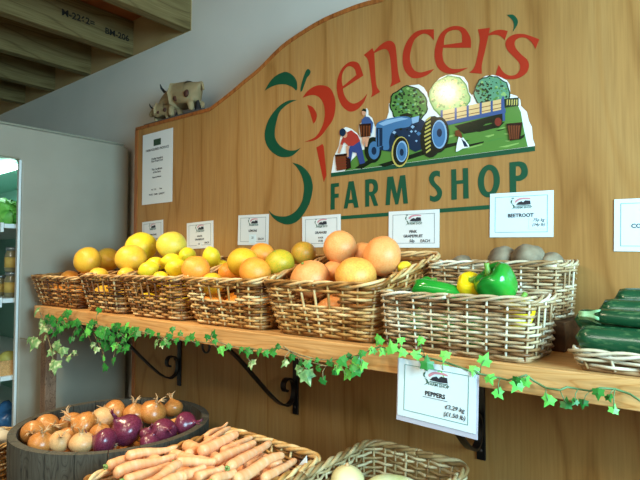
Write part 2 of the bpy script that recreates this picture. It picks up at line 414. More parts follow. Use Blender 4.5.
# --- lettering and emblem, traced on the panel
RED = [
 [[(302.8,97.8,1),(307.5,91.3),(315,86.3),(322.5,85.3),(330,88.1),(334.4,96.3),(335.6,105),(334.4,115),(331.9,121.5),(327.5,127.5),(321.3,135.6),(313.8,140.6),(304.4,141.9,1),(310,140),(316.3,136.3),(321.3,128.8),(324,121.3),(325,115),(324.4,106.3),(321.3,99.4),(316.3,95.6),(310,95.3)]],
 [[(307.5,105,1),(312.5,106.9),(316.3,112.5),(316.9,116.3),(315.6,121),(313.6,123.6,1),(312.3,120),(310.6,113.8)]],
 [[(316.5,147.5,1),(322.5,144,1),(323.8,146.3,1),(326.6,175,1),(324,181.9,1)]],
 [[(363.5,75.6,1),(359.4,64.4),(355,61.6),(348.8,62.5),(342.5,68.1),(338.1,77.5),(336.9,86.3),(338.1,96.3),(342.5,106.3),(350,111.6),(357.5,109.4),(363.8,102.5),(367.3,93.8,1),(362.5,99.4),(355,103.5),(348.8,101.5),(344.4,95),(342.9,88.8,1)],
  [(342.9,86.5,1),(341.9,81.3),(342.5,73.8),(346.3,67.5),(350.6,66.3),(355,69.4),(356.5,75,1)]],
 [[(364,55,1),(372.6,48.1,1),(374,51.9,1),(380,45.6),(386.3,41.5),(391.3,41),(395,44.4),(396.3,51.3),(398.1,71.3),(400.6,81.9,1),(390.3,86.9,1),(391.9,81.3),(391.3,66.3),(390,56.3),(387.5,50),(382.5,49.4),(374.4,53.1,1),(375.6,76.3),(376.9,86.3),(380.3,91.9,1),(371.3,97.3,1),(372.5,91.3),(370,71.3),(368.1,60)]],
 [[(434,29.4,1),(434,40.3,1),(428.8,35),(422.5,34),(415,39.4),(411.3,48.8),(410,57.5),(411.3,65),(415,70.6),(420.6,72.5),(426.9,71),(434.4,69,1),(427.5,75),(418.8,78.1),(411.3,77.5),(405,70.6),(402.8,61.3),(403.8,50),(408.1,40),(415,32.5),(422.5,29.8)]],
 [[(471,47.8,1),(443.1,47.8,1),(442.5,55),(444.4,62.5),(450,68.1),(457.5,69),(468.1,67.8,1),(460,71.9),(452.5,73.8),(443.8,72.3),(437.5,66.9),(434.8,57.5),(435.6,46.3),(440,35),(446.3,28.8),(455,26),(463.8,27.8),(468.8,33.8),(471,40)],
  [(444,45,1),(444.4,38.8),(446.9,33.1),(452.5,30.3),(458.8,30.3),(461.9,34.4),(462.3,42.5,1)]],
 [[(478.1,29.4,1),(490,27.8,1),(488.8,33.8,1),(495,30.6),(501.3,29.8),(507.8,31,1),(505,40,1),(500.6,36.3),(495,34.8),(488.5,35.6,1),(485,51.3),(481.9,65),(481.9,73.8,1),(469.4,72.8,1),(474.4,67.5),(477.5,56.3),(480,40)]],
 [[(539.4,39.4,1),(535.6,48.8,1),(531.9,42.5),(526.3,38.1),(520,37.8),(515,41.3),(515.6,47.5),(521.3,54.4),(527.5,60),(529,66.3),(526.3,73.1),(518.8,78.1),(510,79.4),(502.5,78.1),(495.6,75,1),(498.8,65,1),(503.8,72.5),(510,75.6),(516.3,74.4),(520,69.4),(519.4,63.1),(513.8,56.9),(507.5,50),(505.6,43.8),(508.1,38.1),(515,34.4),(523.8,34.1),(531.3,36.3)]],
]
GREEN = [
 [[(265,90.6,1),(270,81.9),(276.3,75.6),(285.6,71.9),(293.1,75.6),(296.9,81.9),(297.3,88.8),(296.3,90.6,1),(291.9,86.9),(285,84.4),(277.5,84.8),(271.3,86.9)]],
 [[(300.8,92,1),(300.6,88.8),(303.1,78.8),(306,71.3),(308.1,69),(310.6,71.3),(309.4,75),(306.9,78.1),(304.4,85),(302.3,90.6)]],
 [[(297.3,100,1),(288.8,100.6),(280,105.6),(272.5,113.8),(267.5,122.5),(264.8,133.8),(266.3,143.8),(271.3,151.3),(278.8,156.3),(285,157.3),(292.5,155.6),(301,147.8,1),(295,150.4),(287.5,150),(280,145.6),(275.6,138.8),(274.8,131.3),(276.3,122.5),(279.4,112.5),(285,106.3),(291.3,102.3)]],
 [[(292.3,162.5,1),(300,165),(306.3,170),(310.6,176.3),(312.8,185),(312.3,192.5),(309.4,203.8),(303,215),(296.3,221.9),(287.5,224.6),(278.8,221.9),(272.5,216.9),(268.5,210.3,1),(273.8,214.8),(281.3,216.5),(288.8,215.6),(296.3,210.6),(301.9,201.9),(304,191.3),(303.8,183.8),(301.9,176.3),(297.5,168.1)]],
 [[(506.9,15,1),(513.1,14.8),(517.5,19.4),(517.5,24.4),(513.1,31.5,1),(514,25),(511.9,19.4)]],
]
LINES = [[(331,173.1,1),(535,146.3,1),(535.2,151.0,1),(331.2,177,1)], [(331,216.8,1),(535,201.6,1),(535,206.0,1),(331,220.2,1)]]
SHOPW = [
 [[(331,183.8,1),(339,182.8,1),(339,186.5,1),(334.8,187.3,1),(334.8,194,1),(338.8,193.5,1),(338.8,197.5,1),(334.8,198,1),(334.8,209.4,1),(330.6,209.8,1)]],
 [[(348.8,181.5,1),(353.8,181,1),(358.8,207.5,1),(354.4,207.9,1),(353.3,203.1,1),(348.5,203.5,1),(347.5,208.5,1),(343.8,208.8,1)],[(350.9,188.8,1),(352.5,199.4,1),(349.4,199.8,1)]],
 [[(365.3,179.8,1),(371.3,179),(376.3,180.6),(378.1,186.3),(377.5,191.3),(374.4,194.4,1),(378.4,205.6,1),(374,206,1),(370.3,195.6,1),(369.4,195.6,1),(369.4,206.5,1),(365.3,206.9,1)],[(369.4,183.8,1),(372.3,183.8),(373.8,186.9),(372.5,191.3),(369.4,191.9,1)]],
 [[(385.6,205.3,1),(387.5,176.9,1),(393.3,176.3,1),(397,194,1),(400.2,175.6,1),(405.3,175,1),(408.1,203.5,1),(403.6,203.8,1),(401.8,187,1),(398.4,204.3,1),(395.4,204.6,1),(391.2,188,1),(390,205,1)]],
 [[(440,171.3,1),(440,176.9,1),(436.3,175.9),(434,178.8),(435.6,182.8),(440.6,188.1),(442.3,193.1),(440,199.4),(435,201.9),(430,200.6,1),(430,195.3,1),(434.4,196.5),(437.3,193.8),(435.6,189.4),(430.6,184),(429,178.1),(431.9,172.5),(436.3,170.6)]],
 [[(451.3,169.4,1),(456.3,169,1),(456.5,180.6,1),(463.1,180,1),(462.8,168.4,1),(468.1,167.9,1),(468.8,198.5,1),(463.4,198.8,1),(463.4,183.6,1),(456.9,184.2,1),(456.9,199.4,1),(451.5,200,1)]],
 [[(489 + 11*math.cos(a), 181 + 16.4*math.sin(a) - 1.1*math.cos(a)) for a in [k*PI/8 for k in range(16)]],[(489 + 4.9*math.cos(a), 181 + 11*math.sin(a) - .5*math.cos(a)) for a in [k*PI/8 for k in range(16)]]],
 [[(509.4,162.5,1),(520,161.5),(525.6,163.8),(527.9,170),(526.9,176.3),(521.3,180.6),(516.3,181,1),(516.4,195,1),(510,195.7,1)],[(515.9,166.5,1),(519.4,166.5),(521.5,170.6),(520,175),(515.9,175.9,1)]],
]
def decal(name, shapes, mat):
    mb = MB()
    for loops in shapes: fill2d(mb, [smooth_poly(wl(l)) for l in loops], -0.0006)
    return mb.build(name, mat, pan)
decal('red_lettering', RED, 'red_vinyl')
for nm_, g_ in zip(('leaf_emblem', 'stalk_emblem', 'crescent_emblem', 'crescent_emblem', 'apostrophe'), GREEN): decal(nm_, [g_], 'green_vinyl')
decal('green_lettering', SHOPW[:4], 'green_vinyl'); decal('green_lettering', SHOPW[4:], 'green_vinyl'); decal('underline', [[LINES[0]]], 'green_vinyl'); decal('underline', [[LINES[1]]], 'green_vinyl')

# --- the farm picture, a flat print on the panel
pm = ['p_white','p_grass','p_grass2','p_dark','p_leaf','p_leaf_dark','p_leaf_light','p_leaf_teal','p_yellow','p_blue','p_blue_dark','p_blue_light','p_tyre','p_tyre_y','p_plank','p_navy','p_red','p_jean','p_skin','p_brown','p_brown_dark','p_rust']
PI_ = {k: i for i, k in enumerate(pm)}
pic = MB(); LV = [0.0010]
def shp(mat, pts, sm=False, lift=1):
    p = wl(pts) if not sm else smooth_poly(wl(pts), 4)
    fill2d(pic, [[(q[0], q[1]) for q in p]], -LV[0], PI_[mat], 0.00003); LV[0] += 0.00004 * lift
def ell(mat, cx, cy, rx, ry, rot=0, n=20):
    c, s_ = math.cos(rot), math.sin(rot)
    shp(mat, [(cx + rx*math.cos(a)*c - ry*math.sin(a)*s_, cy + rx*math.cos(a)*s_ + ry*math.sin(a)*c) for a in [2*PI*k/n for k in range(n)]])
shp('p_white', [(331.5,173),(334,157),(339,146),(341,135),(341,130),(346,127),(352,129),(357,133),(360,137),(359,130),(359,125),(363,121),(366,117),(365.8,109.5),(367,108),(368.6,111),(368.6,115),(372.5,118),(375.3,127),(380,123),(387,118.5),(389,112),(389,104),(394,99),(397,92),(403,87),(410,85.5),(415,85),(419,84.5),(424,87.5),(427.3,93),(428,97),(430.5,99),(432,93),(434,84),(440,78),(446,75.5),(452,74.5),(458,75.5),(464,77),(468,83),(469,92),(472.5,96),(475,88),(479,80),(486,76),(493,75),(499,76.5),(507,80.5),(510,85),(510.5,94),(517,96),(520.5,100),(521,106),(527,112),(529,121),(532,127),(533,139),(535,144.5),(535,146)])
shp('p_grass', [(345,171),(352,160),(362,150),(380,148),(410,140),(440,122),(505,104),(517,103),(521,112),(523,124),(525,134),(528,146.8)])
rr = random.Random(3)
for k in range(26):
    x0 = rr.uniform(352, 505); y0 = 168 - (x0 - 345) * 0.13 - rr.uniform(0, 20); L = rr.uniform(8, 24)
    if y0 < 165 - (x0-345)*0.36 + 5: continue
    w = rr.uniform(0.5, 1.3)
    shp(rr.choice(['p_grass2','p_dark','p_grass2','p_leaf']), [(x0, y0), (x0+L, y0-L*.22), (x0+L, y0-L*.22+w), (x0+L*.4, y0-L*.08+w*1.6)], lift=0.3)
shp('p_dark', [(378,165),(404,157),(425,150),(448,144),(470,140),(462,144),(430,153),(405,161),(385,167)])
shp('p_dark', [(355,168),(372,158),(380,157),(372,163),(362,169)])
shp('p_dark', [(465,131),(495,123),(505,122),(500,127),(480,132)])
def tree(cx, cy, rx, ry, mains, seed):
    r = random.Random(seed); pts = []
    for k in range(30):
        a = 2*PI*k/30; q = r.uniform(0.96, 1.06); pts.append((cx + rx*q*math.cos(a), cy + ry*q*math.sin(a)))
    shp(mains[0], pts); shp(mains[1], [(cx + (x-cx)*.93, cy + (y-cy)*.93) for x, y in pts])
    for k in range(110):
        a = r.uniform(0, 2*PI); q = math.sqrt(r.random())*.88; x, y = cx + rx*q*math.cos(a), cy + ry*q*math.sin(a); e = r.uniform(.7, 2.0)
        dark = r.random() < (.75 if math.cos(a) < -0.3 else .42)
        m_ = mains[0] if dark else r.choice(mains[2:])
        fill2d(pic, [[(p[0], p[1]) for p in wl([(x + e*math.cos(b)*r.uniform(.6,1.2), y + e*math.sin(b)*r.uniform(.5,1)) for b in [2*PI*j/6 for j in range(6)]])]], -LV[0] - k*0.0000012, PI_[m_], 0.00002)
    LV[0] += 0.00014
tree(409, 105, 19, 19, ['p_leaf_dark','p_leaf','p_leaf_light','p_leaf_teal'], 1)
tree(450, 97, 20, 21.5, ['p_leaf','p_leaf_light','p_yellow','p_plank'], 2)
tree(492, 93, 18.3, 17, ['p_leaf_dark','p_leaf_teal','p_leaf','p_leaf_light'], 5)
shp('p_leaf_dark', [(504,99),(519,97.5),(519,106),(505,108)])
for k in range(5): shp('p_tyre_y', [(507+k*2.4,100),(508.2+k*2.4,99.6),(508+k*2.4,105),(506.9+k*2.4,105.6)], lift=.3)
# trailer
shp('p_dark', [(455,126),(504,113),(504,121),(486,124),(476,132),(464,134)])
shp('p_plank', [(441,111),(503,99),(503,111),(441,124)])
for f in (0.34, 0.68):
    shp('p_brown', [(441,111+13*f),(503,99+12*f),(503,99.7+12*f),(441,111.7+13*f)], lift=.3)
for x in (441, 455, 467, 480, 491, 501.5):
    yt = 110.6 - (x-441)*.19; shp('p_navy', [(x,yt),(x+2.2,yt-.4),(x+2.2,yt+14),(x,yt+14.4)])
shp('p_navy', [(436,123.5),(506,109),(506,113),(436,128)]); shp('p_navy', [(502.5,97),(504.5,96.7),(505.5,121),(503,121)])
ell('p_dark', 497.5, 122, 5.2, 6); ell('p_rust', 498.5, 122, 3.4, 4.2)
# tractor
ell('p_dark', 373.5, 150, 8.6, 13); ell('p_blue', 374.5, 150.5, 5.6, 9); ell('p_blue_dark', 374.5, 151, 2.5, 4)
shp('p_blue_dark', [(385,132),(420,118),(428,124),(430,146),(416,152),(404,146),(392,152),(380,150)])
shp('p_blue', [(376.5,128),(378,123),(386,119.5),(402,116.5),(410,117.5),(413,122),(409,127),(397,129),(392,133),(389.5,141),(389.5,149),(384,150),(383.5,146),(377,148)], True)
shp('p_blue_light', [(379,124),(387,120.5),(402,117.5),(409,119),(396,122),(384,126)])
shp('p_blue_dark', [(376.8,128),(383,128),(383,146),(377.5,147)]); shp('p_blue', [(379,129),(379.8,129),(379.8,146),(379,146)], lift=.3)
for k in range(16):
    x, y = rr.uniform(394, 424), rr.uniform(126, 144); e = rr.uniform(.8, 2.4)
    shp(rr.choice(['p_blue', 'p_blue_light', 'p_dark']), [(x-e, y), (x, y-e), (x+e*1.3, y-.3), (x+.2, y+e)], lift=.3)
shp('p_dark', [(402,114.5),(408,113),(414,115),(412,116.5),(404,116.5)]); shp('p_blue_light', [(412,118),(420,116),(419,122),(413,124)])
ell('p_tyre', 432.5, 137, 11.5, 21, 0.12); ell('p_tyre', 439.5, 135, 10.2, 18, 0.05)
for k in range(9):
    y = 120 + k*4; shp('p_tyre_y', [(424.5 + abs(k-4)*.5, y), (431, y-3.5), (431.5, y-1.8), (425 + abs(k-4)*.5, y+1.6)], lift=.3)
ell('p_blue_light', 440, 134.5, 7.6, 14.4); ell('p_blue', 439.6, 134.5, 6.4, 12.8); ell('p_blue_dark', 440, 133, 2.6, 4.2)
ell('p_tyre_y', 401, 152, 8.8, 15.4, 0.08); ell('p_tyre', 401.3, 151.6, 7.6, 14, 0.08); ell('p_blue_light', 402.5, 151.6, 5.6, 10.6, 0.05); ell('p_blue', 402.3, 151.8, 4.6, 9.2); ell('p_blue_dark', 402.4, 152.5, 2, 3.6)
# farmer bending over a basket
shp('p_jean', [(351,146),(360,139),(363,150),(366,164),(361,165.5),(357,153),(353,152),(351,166),(347.5,166),(349,152)])
shp('p_red', [(347,133),(352,130.5),(358,135),(361,141),(354,146),(349,146),(345,142),(343,146),(341,144),(344,137)])
shp('p_skin', [(341,144),(343.5,146),(340.5,154),(338.5,153)]); shp('p_skin', [(347,146),(349.5,146),(349.5,157),(347.5,157)])
ell('p_skin', 345.5, 134.5, 2.6, 3.6); ell('p_blue_dark', 343.4, 132.6, 3.2, 4); shp('p_dark', [(359,165),(366,163),(366.5,166),(360,167)])
shp('p_brown_dark', [(335.5,155),(348,153.5),(347.5,157),(336.5,158)]); shp('p_brown', [(336,157),(348,156),(347,169.5),(337.5,171)]); shp('p_brown_dark', [(346.5,157),(351,159),(352,168),(347,170)])
for k in range(4): shp('p_rust', [(337,160+k*2.7),(347.4,159+k*2.7),(347.4,159.7+k*2.7),(337,160.8+k*2.7)], lift=.3)
# helper standing with a basket
shp('p_navy', [(362.5,120),(366,116.5),(370,117.5),(374,123),(372.5,134),(369,127),(362,127)]); ell('p_skin', 364.8, 112.6, 2.1, 3.2); shp('p_dark', [(362.5,111),(364,108.8),(367,109.5),(367,112)])
shp('p_skin', [(363,137),(370.5,137),(369,142),(368,147),(366,147),(366,141),(364.5,147),(363,143)]); shp('p_brown_dark', [(360,124.5),(372,123.5),(371.5,136.5),(361.5,137.5)])
for k in range(4): shp('p_brown', [(361+k*2.8,126),(362.8+k*2.8,125.8),(362.6+k*2.7,136.5),(361.4+k*2.7,136.7)], lift=.3)
# dog and basket on the grass
shp('p_white', [(459.5,137),(464,138),(469.5,145),(470,147.5),(463,149),(459,151.5),(456.5,152),(457.5,145)]); shp('p_brown', [(456,131),(459.5,130),(462.5,134),(463,139),(459.5,137),(456,136)]); shp('p_blue_dark', [(462,139),(466,142),(469,147),(465,147)], lift=.3)
shp('p_brown_dark', [(507,124),(523,122.5),(521,139),(510.5,141)]); 
for k in range(5): shp('p_brown', [(508.5+k*2.6,126),(510.4+k*2.6,125.6),(511.6+k*1.9,139.5),(510.5+k*1.9,139.8)], lift=.3)
shp('p_dark', [(521,137),(526,134),(524,138),(520,140)])
pic.build('farm_picture', pm, pan)

# ================================================================== SHELF
def pole_box(name, lo, hi, mat, parent, bevel=0.0): return MB().box(lo, hi).build(name, mat, parent, bevel=bevel)
shelf = tag(MB().box((-2.225, SF, ZS - 0.048), (0.36, -0.0035, ZS)).build('wall_shelf', 'shelf_pine', bevel=0.002),
            'long pine wall shelf carrying the row of fruit and vegetable baskets', 'shelf')
riser = tag(MB().box((-0.60, -0.165, ZS), (-0.285, -0.005, ZS + 0.058)).build('riser_block', 'plinth_wood', bevel=0.002), 'dark wooden riser raising the beetroot basket at the back of the shelf', 'riser')
# post and block holding up the free end
t = empty('shelf_post', (-2.19, -0.30, 0.58), 0, 'mottled old wooden post propping the far left end of the shelf beside the fridge', 'post')
MB().box((-0.022, -0.022, 0), (0.022, 0.022, ZS - 0.048 - 0.58)).build('upright', 'old_post', t, bevel=0.002)
tag(MB().box((-2.155, SF + 0.01, ZS - 0.10), (-2.085, SF + 0.05, ZS - 0.0485)).build('shelf_block', 'fridge_paint', bevel=0.002), 'small beige block fixed under the left end of the shelf', 'block')

# scroll brackets
def bracket(px, label):
    p = at(px, 380, 1.27); x = p.x; zt = ZS - 0.0485
    t = empty('shelf_bracket', (x, 0, zt), 0, label, 'bracket', 'black iron scroll brackets under the shelf')
    MB().box((-0.011, -0.007, -0.258), (0.011, -0.001, 0)).build('wall_plate', 'iron_black', t, bevel=0.001)
    MB().box((-0.011, -0.30, -0.006), (0.011, -0.008, 0)).build('top_bar', 'iron_black', t, bevel=0.001)
    # scroll: straight from the outer end down to the wall, curling back up
    pts = [(-0.287, -0.012), (-0.24, -0.055), (-0.19, -0.105), (-0.14, -0.155), (-0.10, -0.192), (-0.07, -0.213), (-0.043, -0.222), (-0.022, -0.212), (-0.013, -0.19), (-0.014, -0.165), (-0.024, -0.147), (-0.042, -0.140), (-0.058, -0.147), (-0.062, -0.163), (-0.054, -0.176), (-0.044, -0.174)]
    sm = smooth_poly(pts + [pts[-1]], 4)[:len(pts)*4 - 4]
    mb = MB(); vs = []; fs = []
    for i, (a, b) in enumerate(sm):
        q0 = Vector(sm[max(0, i-1)]); q1 = Vector(sm[min(len(sm)-1, i+1)]); tt = (q1 - q0).normalized(); nn = Vector((-tt.y, tt.x)) * 0.003
        for w in (-0.009, 0.009):
            vs.append((w, a + nn.x, b + nn.y)); vs.append((w, a - nn.x, b - nn.y))
    for i in range(len(sm) - 1):
        o = i*4; fs += [(o, o+2, o+6, o+4), (o+1, o+5, o+7, o+3), (o, o+4, o+5, o+1), (o+2, o+3, o+7, o+6)]
    fs += [(0, 1, 3, 2)]; e = (len(sm)-1)*4; fs.append((e, e+2, e+3, e+1))
    mb.add(vs, fs, smooth=False).build('scroll', 'iron_black', t)
    for z in (-0.06, -0.235):
        MB().lathe([(0.0045, 0), (0.004, 0.002), (0.0, 0.003)], 12, mat=Matrix.Rotation(PI/2, 4, 'X')).build('screw', 'hoop_iron', t, (0, -0.007, z))
bracket(180, 'black iron scroll bracket under the shelf above the onion barrel')
bracket(296.5, 'black iron scroll bracket under the shelf above the carrot basket')
bracket(481, 'black iron scroll bracket mostly hidden behind the peppers card')
t = at(206, 343, 0.99)
hk = empty('shelf_hook', (t.x, t.y, ZS - 0.0485), 0, 'small black iron ring hanging under the shelf between two brackets', 'hook')
MB().tube([(0.016*math.cos(a), 0, -0.021 + 0.018*math.sin(a)) for a in [2*PI*k/20 for k in range(20)]], 0.0035, 6, True).build('ring', 'iron_black', hk)
MB().lathe([(0.012, -0.004), (0.012, 0)], 16).build('ring_plate', 'iron_black', hk)

# ================================================================== BASKETS
def rrect(w, d, rc, n):
    """n points and outward normals round a rounded rectangle, starting front centre, going right"""
    segs = []; L1, L2 = w - 2*rc, d - 2*rc; arc = PI*rc/2; tot = 2*(L1+L2) + 4*arc; out = []
    for i in range(n):
        s = tot * i / n; x = None
        pcs = [(L1/2, 'l', (0, -d/2), (1, 0)), (arc, 'a', (w/2-rc, -d/2+rc), -PI/2), (L2, 'l', (w/2, -d/2+rc), (0, 1)), (arc, 'a', (w/2-rc, d/2-rc), 0),
               (L1, 'l', (w/2-rc, d/2), (-1, 0)), (arc, 'a', (-w/2+rc, d/2-rc), PI/2), (L2, 'l', (-w/2, d/2-rc), (0, -1)), (arc, 'a', (-w/2+rc, -d/2+rc), PI), (L1/2, 'l', (-w/2+rc, -d/2), (1, 0))]
        for ln, k, o, dr in pcs:
            if s <= ln + 1e-9:
                if k == 'l': out.append((o[0]+dr[0]*s, o[1]+dr[1]*s, dr[1], -dr[0]))
                else:
                    a = dr + s/rc; out.append((o[0]+rc*math.cos(a), o[1]+rc*math.sin(a), math.cos(a), math.sin(a)))
                break
            s -= ln
        else: out.append((0, -d/2, 0, -1))
    return out
def make_basket(name, loc, w, d, hf, hb, label, mat='willow_honey', N_=30, taper=0.84, rc=0.035, holes=('front',), pitch=0.0092, rz=0, seed=0, rim=0.0050, group='willow baskets on the shelf', base_z=0.004, strand=0.0037, roundb=False):
    r = random.Random(seed + 11)
    t = empty(name, loc, rz, label, 'basket', group)
    K = 4; NS = N_ * K
    ptsb = rrect(w, d, min(rc, w/2-.001, d/2-.001), NS)
    tot = 2*(w+d)
    def P(i, h, off=0.0, dz=0.0):
        x, y, nx, ny = ptsb[i % NS]; H = hf + (hb - hf) * (0.5 + y/d)
        k = taper + (1 - taper) * h ** 0.9
        # gentle flare towards the rim
        return Vector((x*k + nx*off, y*k + ny*off, base_z + (H - base_z) * h + dz))
    nrow = int(((hf + hb)/2 - 0.012) / pitch)
    body = MB(); holers = {'front': 0, 'right': NS//4, 'back': NS//2, 'left': 3*NS//4}
    if abs(w - d) > 0.05: 
        q = w/2 + d/2; holers['right'] = int(NS * q / (2*(w+d))); holers['left'] = NS - holers['right']
    for row in range(nrow):
        h = (row + 0.6) / (nrow + 0.6) * (1 - 0.02); sg = 1 if row % 2 else -1
        tone = min(1, max(0, r.gauss(0.52, 0.2)))
        gap = set()
        if 0.60 < h < 0.82:
            for hh in holers:
                if hh in holes:
                    hw = int(K * 1.5)
                    gap |= {(holers[hh] + j) % NS for j in range(-hw, hw + 1)}
        jit = r.uniform(-0.0007, 0.0007)
        runs = []
        if not gap: runs = [(0, NS, True)]
        else:
            i0 = next(i for i in range(NS) if i in gap and (i + 1) % NS not in gap); cur = []; 
            for j in range(1, NS + 1):
                i = i0 + j
                if i % NS in gap:
                    if len(cur) > 2: runs.append((cur[0], cur[-1] + 1, False))
                    cur = []
                else: cur.append(i)
        for a, b, closed in runs:
            # break the loop into rods so neighbouring rods differ in colour
            if closed:
                cuts = sorted({(r.randrange(N_) * K) for _ in range(3)}); st = cuts[0]; cuts = [c for c in cuts] + [st + NS]
                segs_ = [(cuts[k], cuts[k+1] + 1) for k in range(len(cuts) - 1)]
            else: segs_ = [(a, b)]
            for a_, b_ in segs_:
                tn = min(1, max(0, tone + r.uniform(-0.25, 0.25)))
                pl = [P(i, h, 0.0048 * sg * math.cos(PI * i / K), jit) for i in range(a_, b_)]
                if len(pl) > 1: body.tube(pl, strand, 5, False, tn, flat=0.8)
    body.build('weave', mat, t)
    st = MB()
    for i in range(N_):
        pl = [P(i*K, h) for h in (0.0, 0.25, 0.5, 0.75, 0.985)]
        st.tube(pl, 0.0032 if pitch > .007 else .0024, 5, False, r.uniform(0.3, 0.9))
    st.build('stakes', mat, t)
    rm = MB()
    for s3 in range(3):
        ph = s3 * 2*PI/3; tn = r.uniform(0.45, 0.95); tw = 2*PI * round(N_ * 0.3)
        for sgm in range(6):
            tn = r.uniform(0.35, 1.0); a, b = sgm*NS//6, (sgm+1)*NS//6 + 1
            pl = []
            for i in range(a, b):
                an = tw * i / NS + ph; pl.append(P(i, 1.0, 0.0055*math.cos(an), 0.0048*math.sin(an)))
            rm.tube(pl, rim * 0.72, 6, False, tn)
    rm.build('rim', mat, t)
    bs = MB(); k = taper
    nb = 64; lo = rrect(w*k, d*k, min(rc, w/2-.001, d/2-.001)*k, nb)
    bs.add([(x, y, 0.001) for x, y, _, _ in lo] + [(x, y, 0.007) for x, y, _, _ in lo], [tuple(range(nb))[::-1], tuple(range(nb, 2*nb))] + [(i, (i+1) % nb, nb+(i+1) % nb, nb+i) for i in range(nb)], tone=0.3)
    bs.build('base', mat, t)
    return t
def yb(dist): return dist - 1.27
BY = yb(0.922) + 0.155   # centre of the square baskets
sq = [  # x centre, width, front h, back h, label, seed
 (-2.083, 0.385, 0.114, 0.134, 'small willow basket at the far left end of the shelf beside the fridge', 1),
 (-1.742, 0.278, 0.125, 0.142, 'willow basket under the yellow grapefruits, second from the left on the shelf', 2),
 (-1.440, 0.318, 0.126, 0.188, 'willow basket of lemons, third from the left on the shelf', 3),
 (-1.108, 0.328, 0.126, 0.190, 'willow basket of oranges between the lemons and the pink grapefruits', 4),
 (-0.773, 0.340, 0.126, 0.196, 'largest square willow basket, heaped with pink grapefruits', 5)]
BK = []
for x, w, hf, hb, lab, sd in sq:
    make_basket('willow_basket', (x, BY, ZS + 0.0005), w, 0.305, hf, hb, lab, 'willow_brown' if sd < 4 else 'willow_honey', seed=sd, taper=0.81)
    BK.append((x, w, hf))
make_basket('willow_basket', (-0.446, yb(0.928) + 0.083, ZS + 0.0005), 0.308, 0.162, 0.110, 0.110, 'oblong pale willow basket of peppers at the front of the shelf', 'willow_pale', N_=24, seed=8, holes=('right',), taper=0.94, rc=0.022, pitch=0.0062, rim=.0042, strand=.0029)
make_basket('willow_basket', (-0.437, yb(1.105) + 0.0725, ZS + 0.0585), 0.292, 0.14, 0.114, 0.116, 'oblong willow basket of beetroot raised behind the pepper basket', 'willow_pale', N_=24, seed=9, holes=('right',), taper=0.94, rc=0.022, pitch=0.0062, rim=.0042, strand=.0029)
make_basket('willow_tray', (-0.052, yb(0.930) + 0.14, ZS + 0.0005), 0.36, 0.27, 0.030, 0.030, 'shallow pale willow tray holding courgettes at the right end of the shelf', 'willow_pale', N_=30, seed=10, holes=(), taper=0.95, rc=0.012, pitch=0.0062, strand=.0029, rim=.0042)

# ================================================================== FRUIT
def round_mesh(name, mat, kind, seed):
    r = random.Random(seed); mb = MB(); seg, rings = 28, 18; prof = []
    for i in range(rings + 1):
        a = PI * i / rings; prof.append((math.sin(a), -math.cos(a)))
    off = Vector((r.uniform(0, 50), r.uniform(0, 50), r.uniform(0, 50)))
    def fn(th, q, z):
        p = Vector((q*math.cos(th), q*math.sin(th), z))
        k = 1 + 0.035 * noise.noise(p*1.3 + off) + 0.012 * noise.noise(p*4 + off)
        p = p * k
        if kind == 'lemon':
            p.z *= 1.18
            if abs(z) > 0.9: p.z *= 1 + (abs(z) - 0.9) * 1.5
        elif kind == 'round':
            p.z *= 0.94
            d = max(0, 1 - (q / 0.22)) if z > 0 else 0; p.z -= 0.06 * d
        elif kind == 'grape':
            p.z *= 0.90
            d = max(0, 1 - (q / 0.3)); p.z -= (0.05 if z > 0 else -0.04) * d
        return p
    mb.lathe(prof, seg, fn=fn)
    return mb.mesh(name, mat)
MESH = {}
def get_mesh(kind, mat, seed):
    key = (kind, mat, seed % 3)
    if key not in MESH: MESH[key] = round_mesh(kind, mat, kind, hash(key[0] + key[1]) % 7 + seed % 3 if False else seed % 3 + len(MESH))
    return MESH[key]
calyx_me = MB().lathe([(0.0, 0.0), (0.0030, 0.0), (0.0042, 0.0012), (0.0026, 0.0026), (0.0, 0.003)], 8).mesh('calyx', 'pepper_stem')
SPH = []   # placed spheres for the fillers
KNAME = {'lemon': 'lemon', 'round': 'orange', 'grape': 'grapefruit'}
rf = random.Random(21)
def put_fruit(px, py, wpx, hpx, dist, kind, mat, label, group, tilt=None, cal=False, name=None, cat=None):
    c = at(px, py, dist); sc = pscale(px, dist); r_ = (wpx/2) * sc
    if kind == 'lemon': r_ = (hpx/2) * sc
    return put_ball(c, r_, kind, mat, label, group, tilt, cal, name, cat)
def put_ball(c, r_, kind, mat, label, group, tilt=None, cal=False, name=None, cat=None, lift=0):
    o = bpy.data.objects.new(name or KNAME[kind], get_mesh(kind, mat, rf.randrange(3))); COL.objects.link(o)
    rk = r_ * (1.02 if kind != 'lemon' else 1.0)
    o.location = c; o.scale = (rk, rk, rk)
    o.rotation_euler = tilt or ((rf.uniform(-.5, .5), rf.uniform(-.5, .5), rf.uniform(0, 6.28)) if kind != 'lemon' else (PI/2 + rf.uniform(-.3, .3), 0, rf.uniform(0.2, 1.3) + PI/2))
    tag(o, label, cat or KNAME[kind], group)
    if cal:
        k = bpy.data.objects.new('calyx', calyx_me); COL.objects.link(k); k.parent = o; k.location = (0, 0, 0.87); k.scale = (1/rk,)*3
    SPH.append((Vector(c), r_))
    return o
GY, GP = 'skin_yellow_grapefruit', 'skin_pale_grapefruit'
gg = 'yellow grapefruits heaped over the left baskets'
put_fruit(87.5, 260.5, 29, 24, 1.05, 'grape', GY, 'leftmost whole yellow grapefruit on the heap above the left baskets', gg, (1.2, 0, 0.4))
put_fruit(108, 259.5, 25, 24, 1.185, 'grape', GY, 'yellow grapefruit half hidden between the two front ones on the left', gg, (1.0, .3, 1))
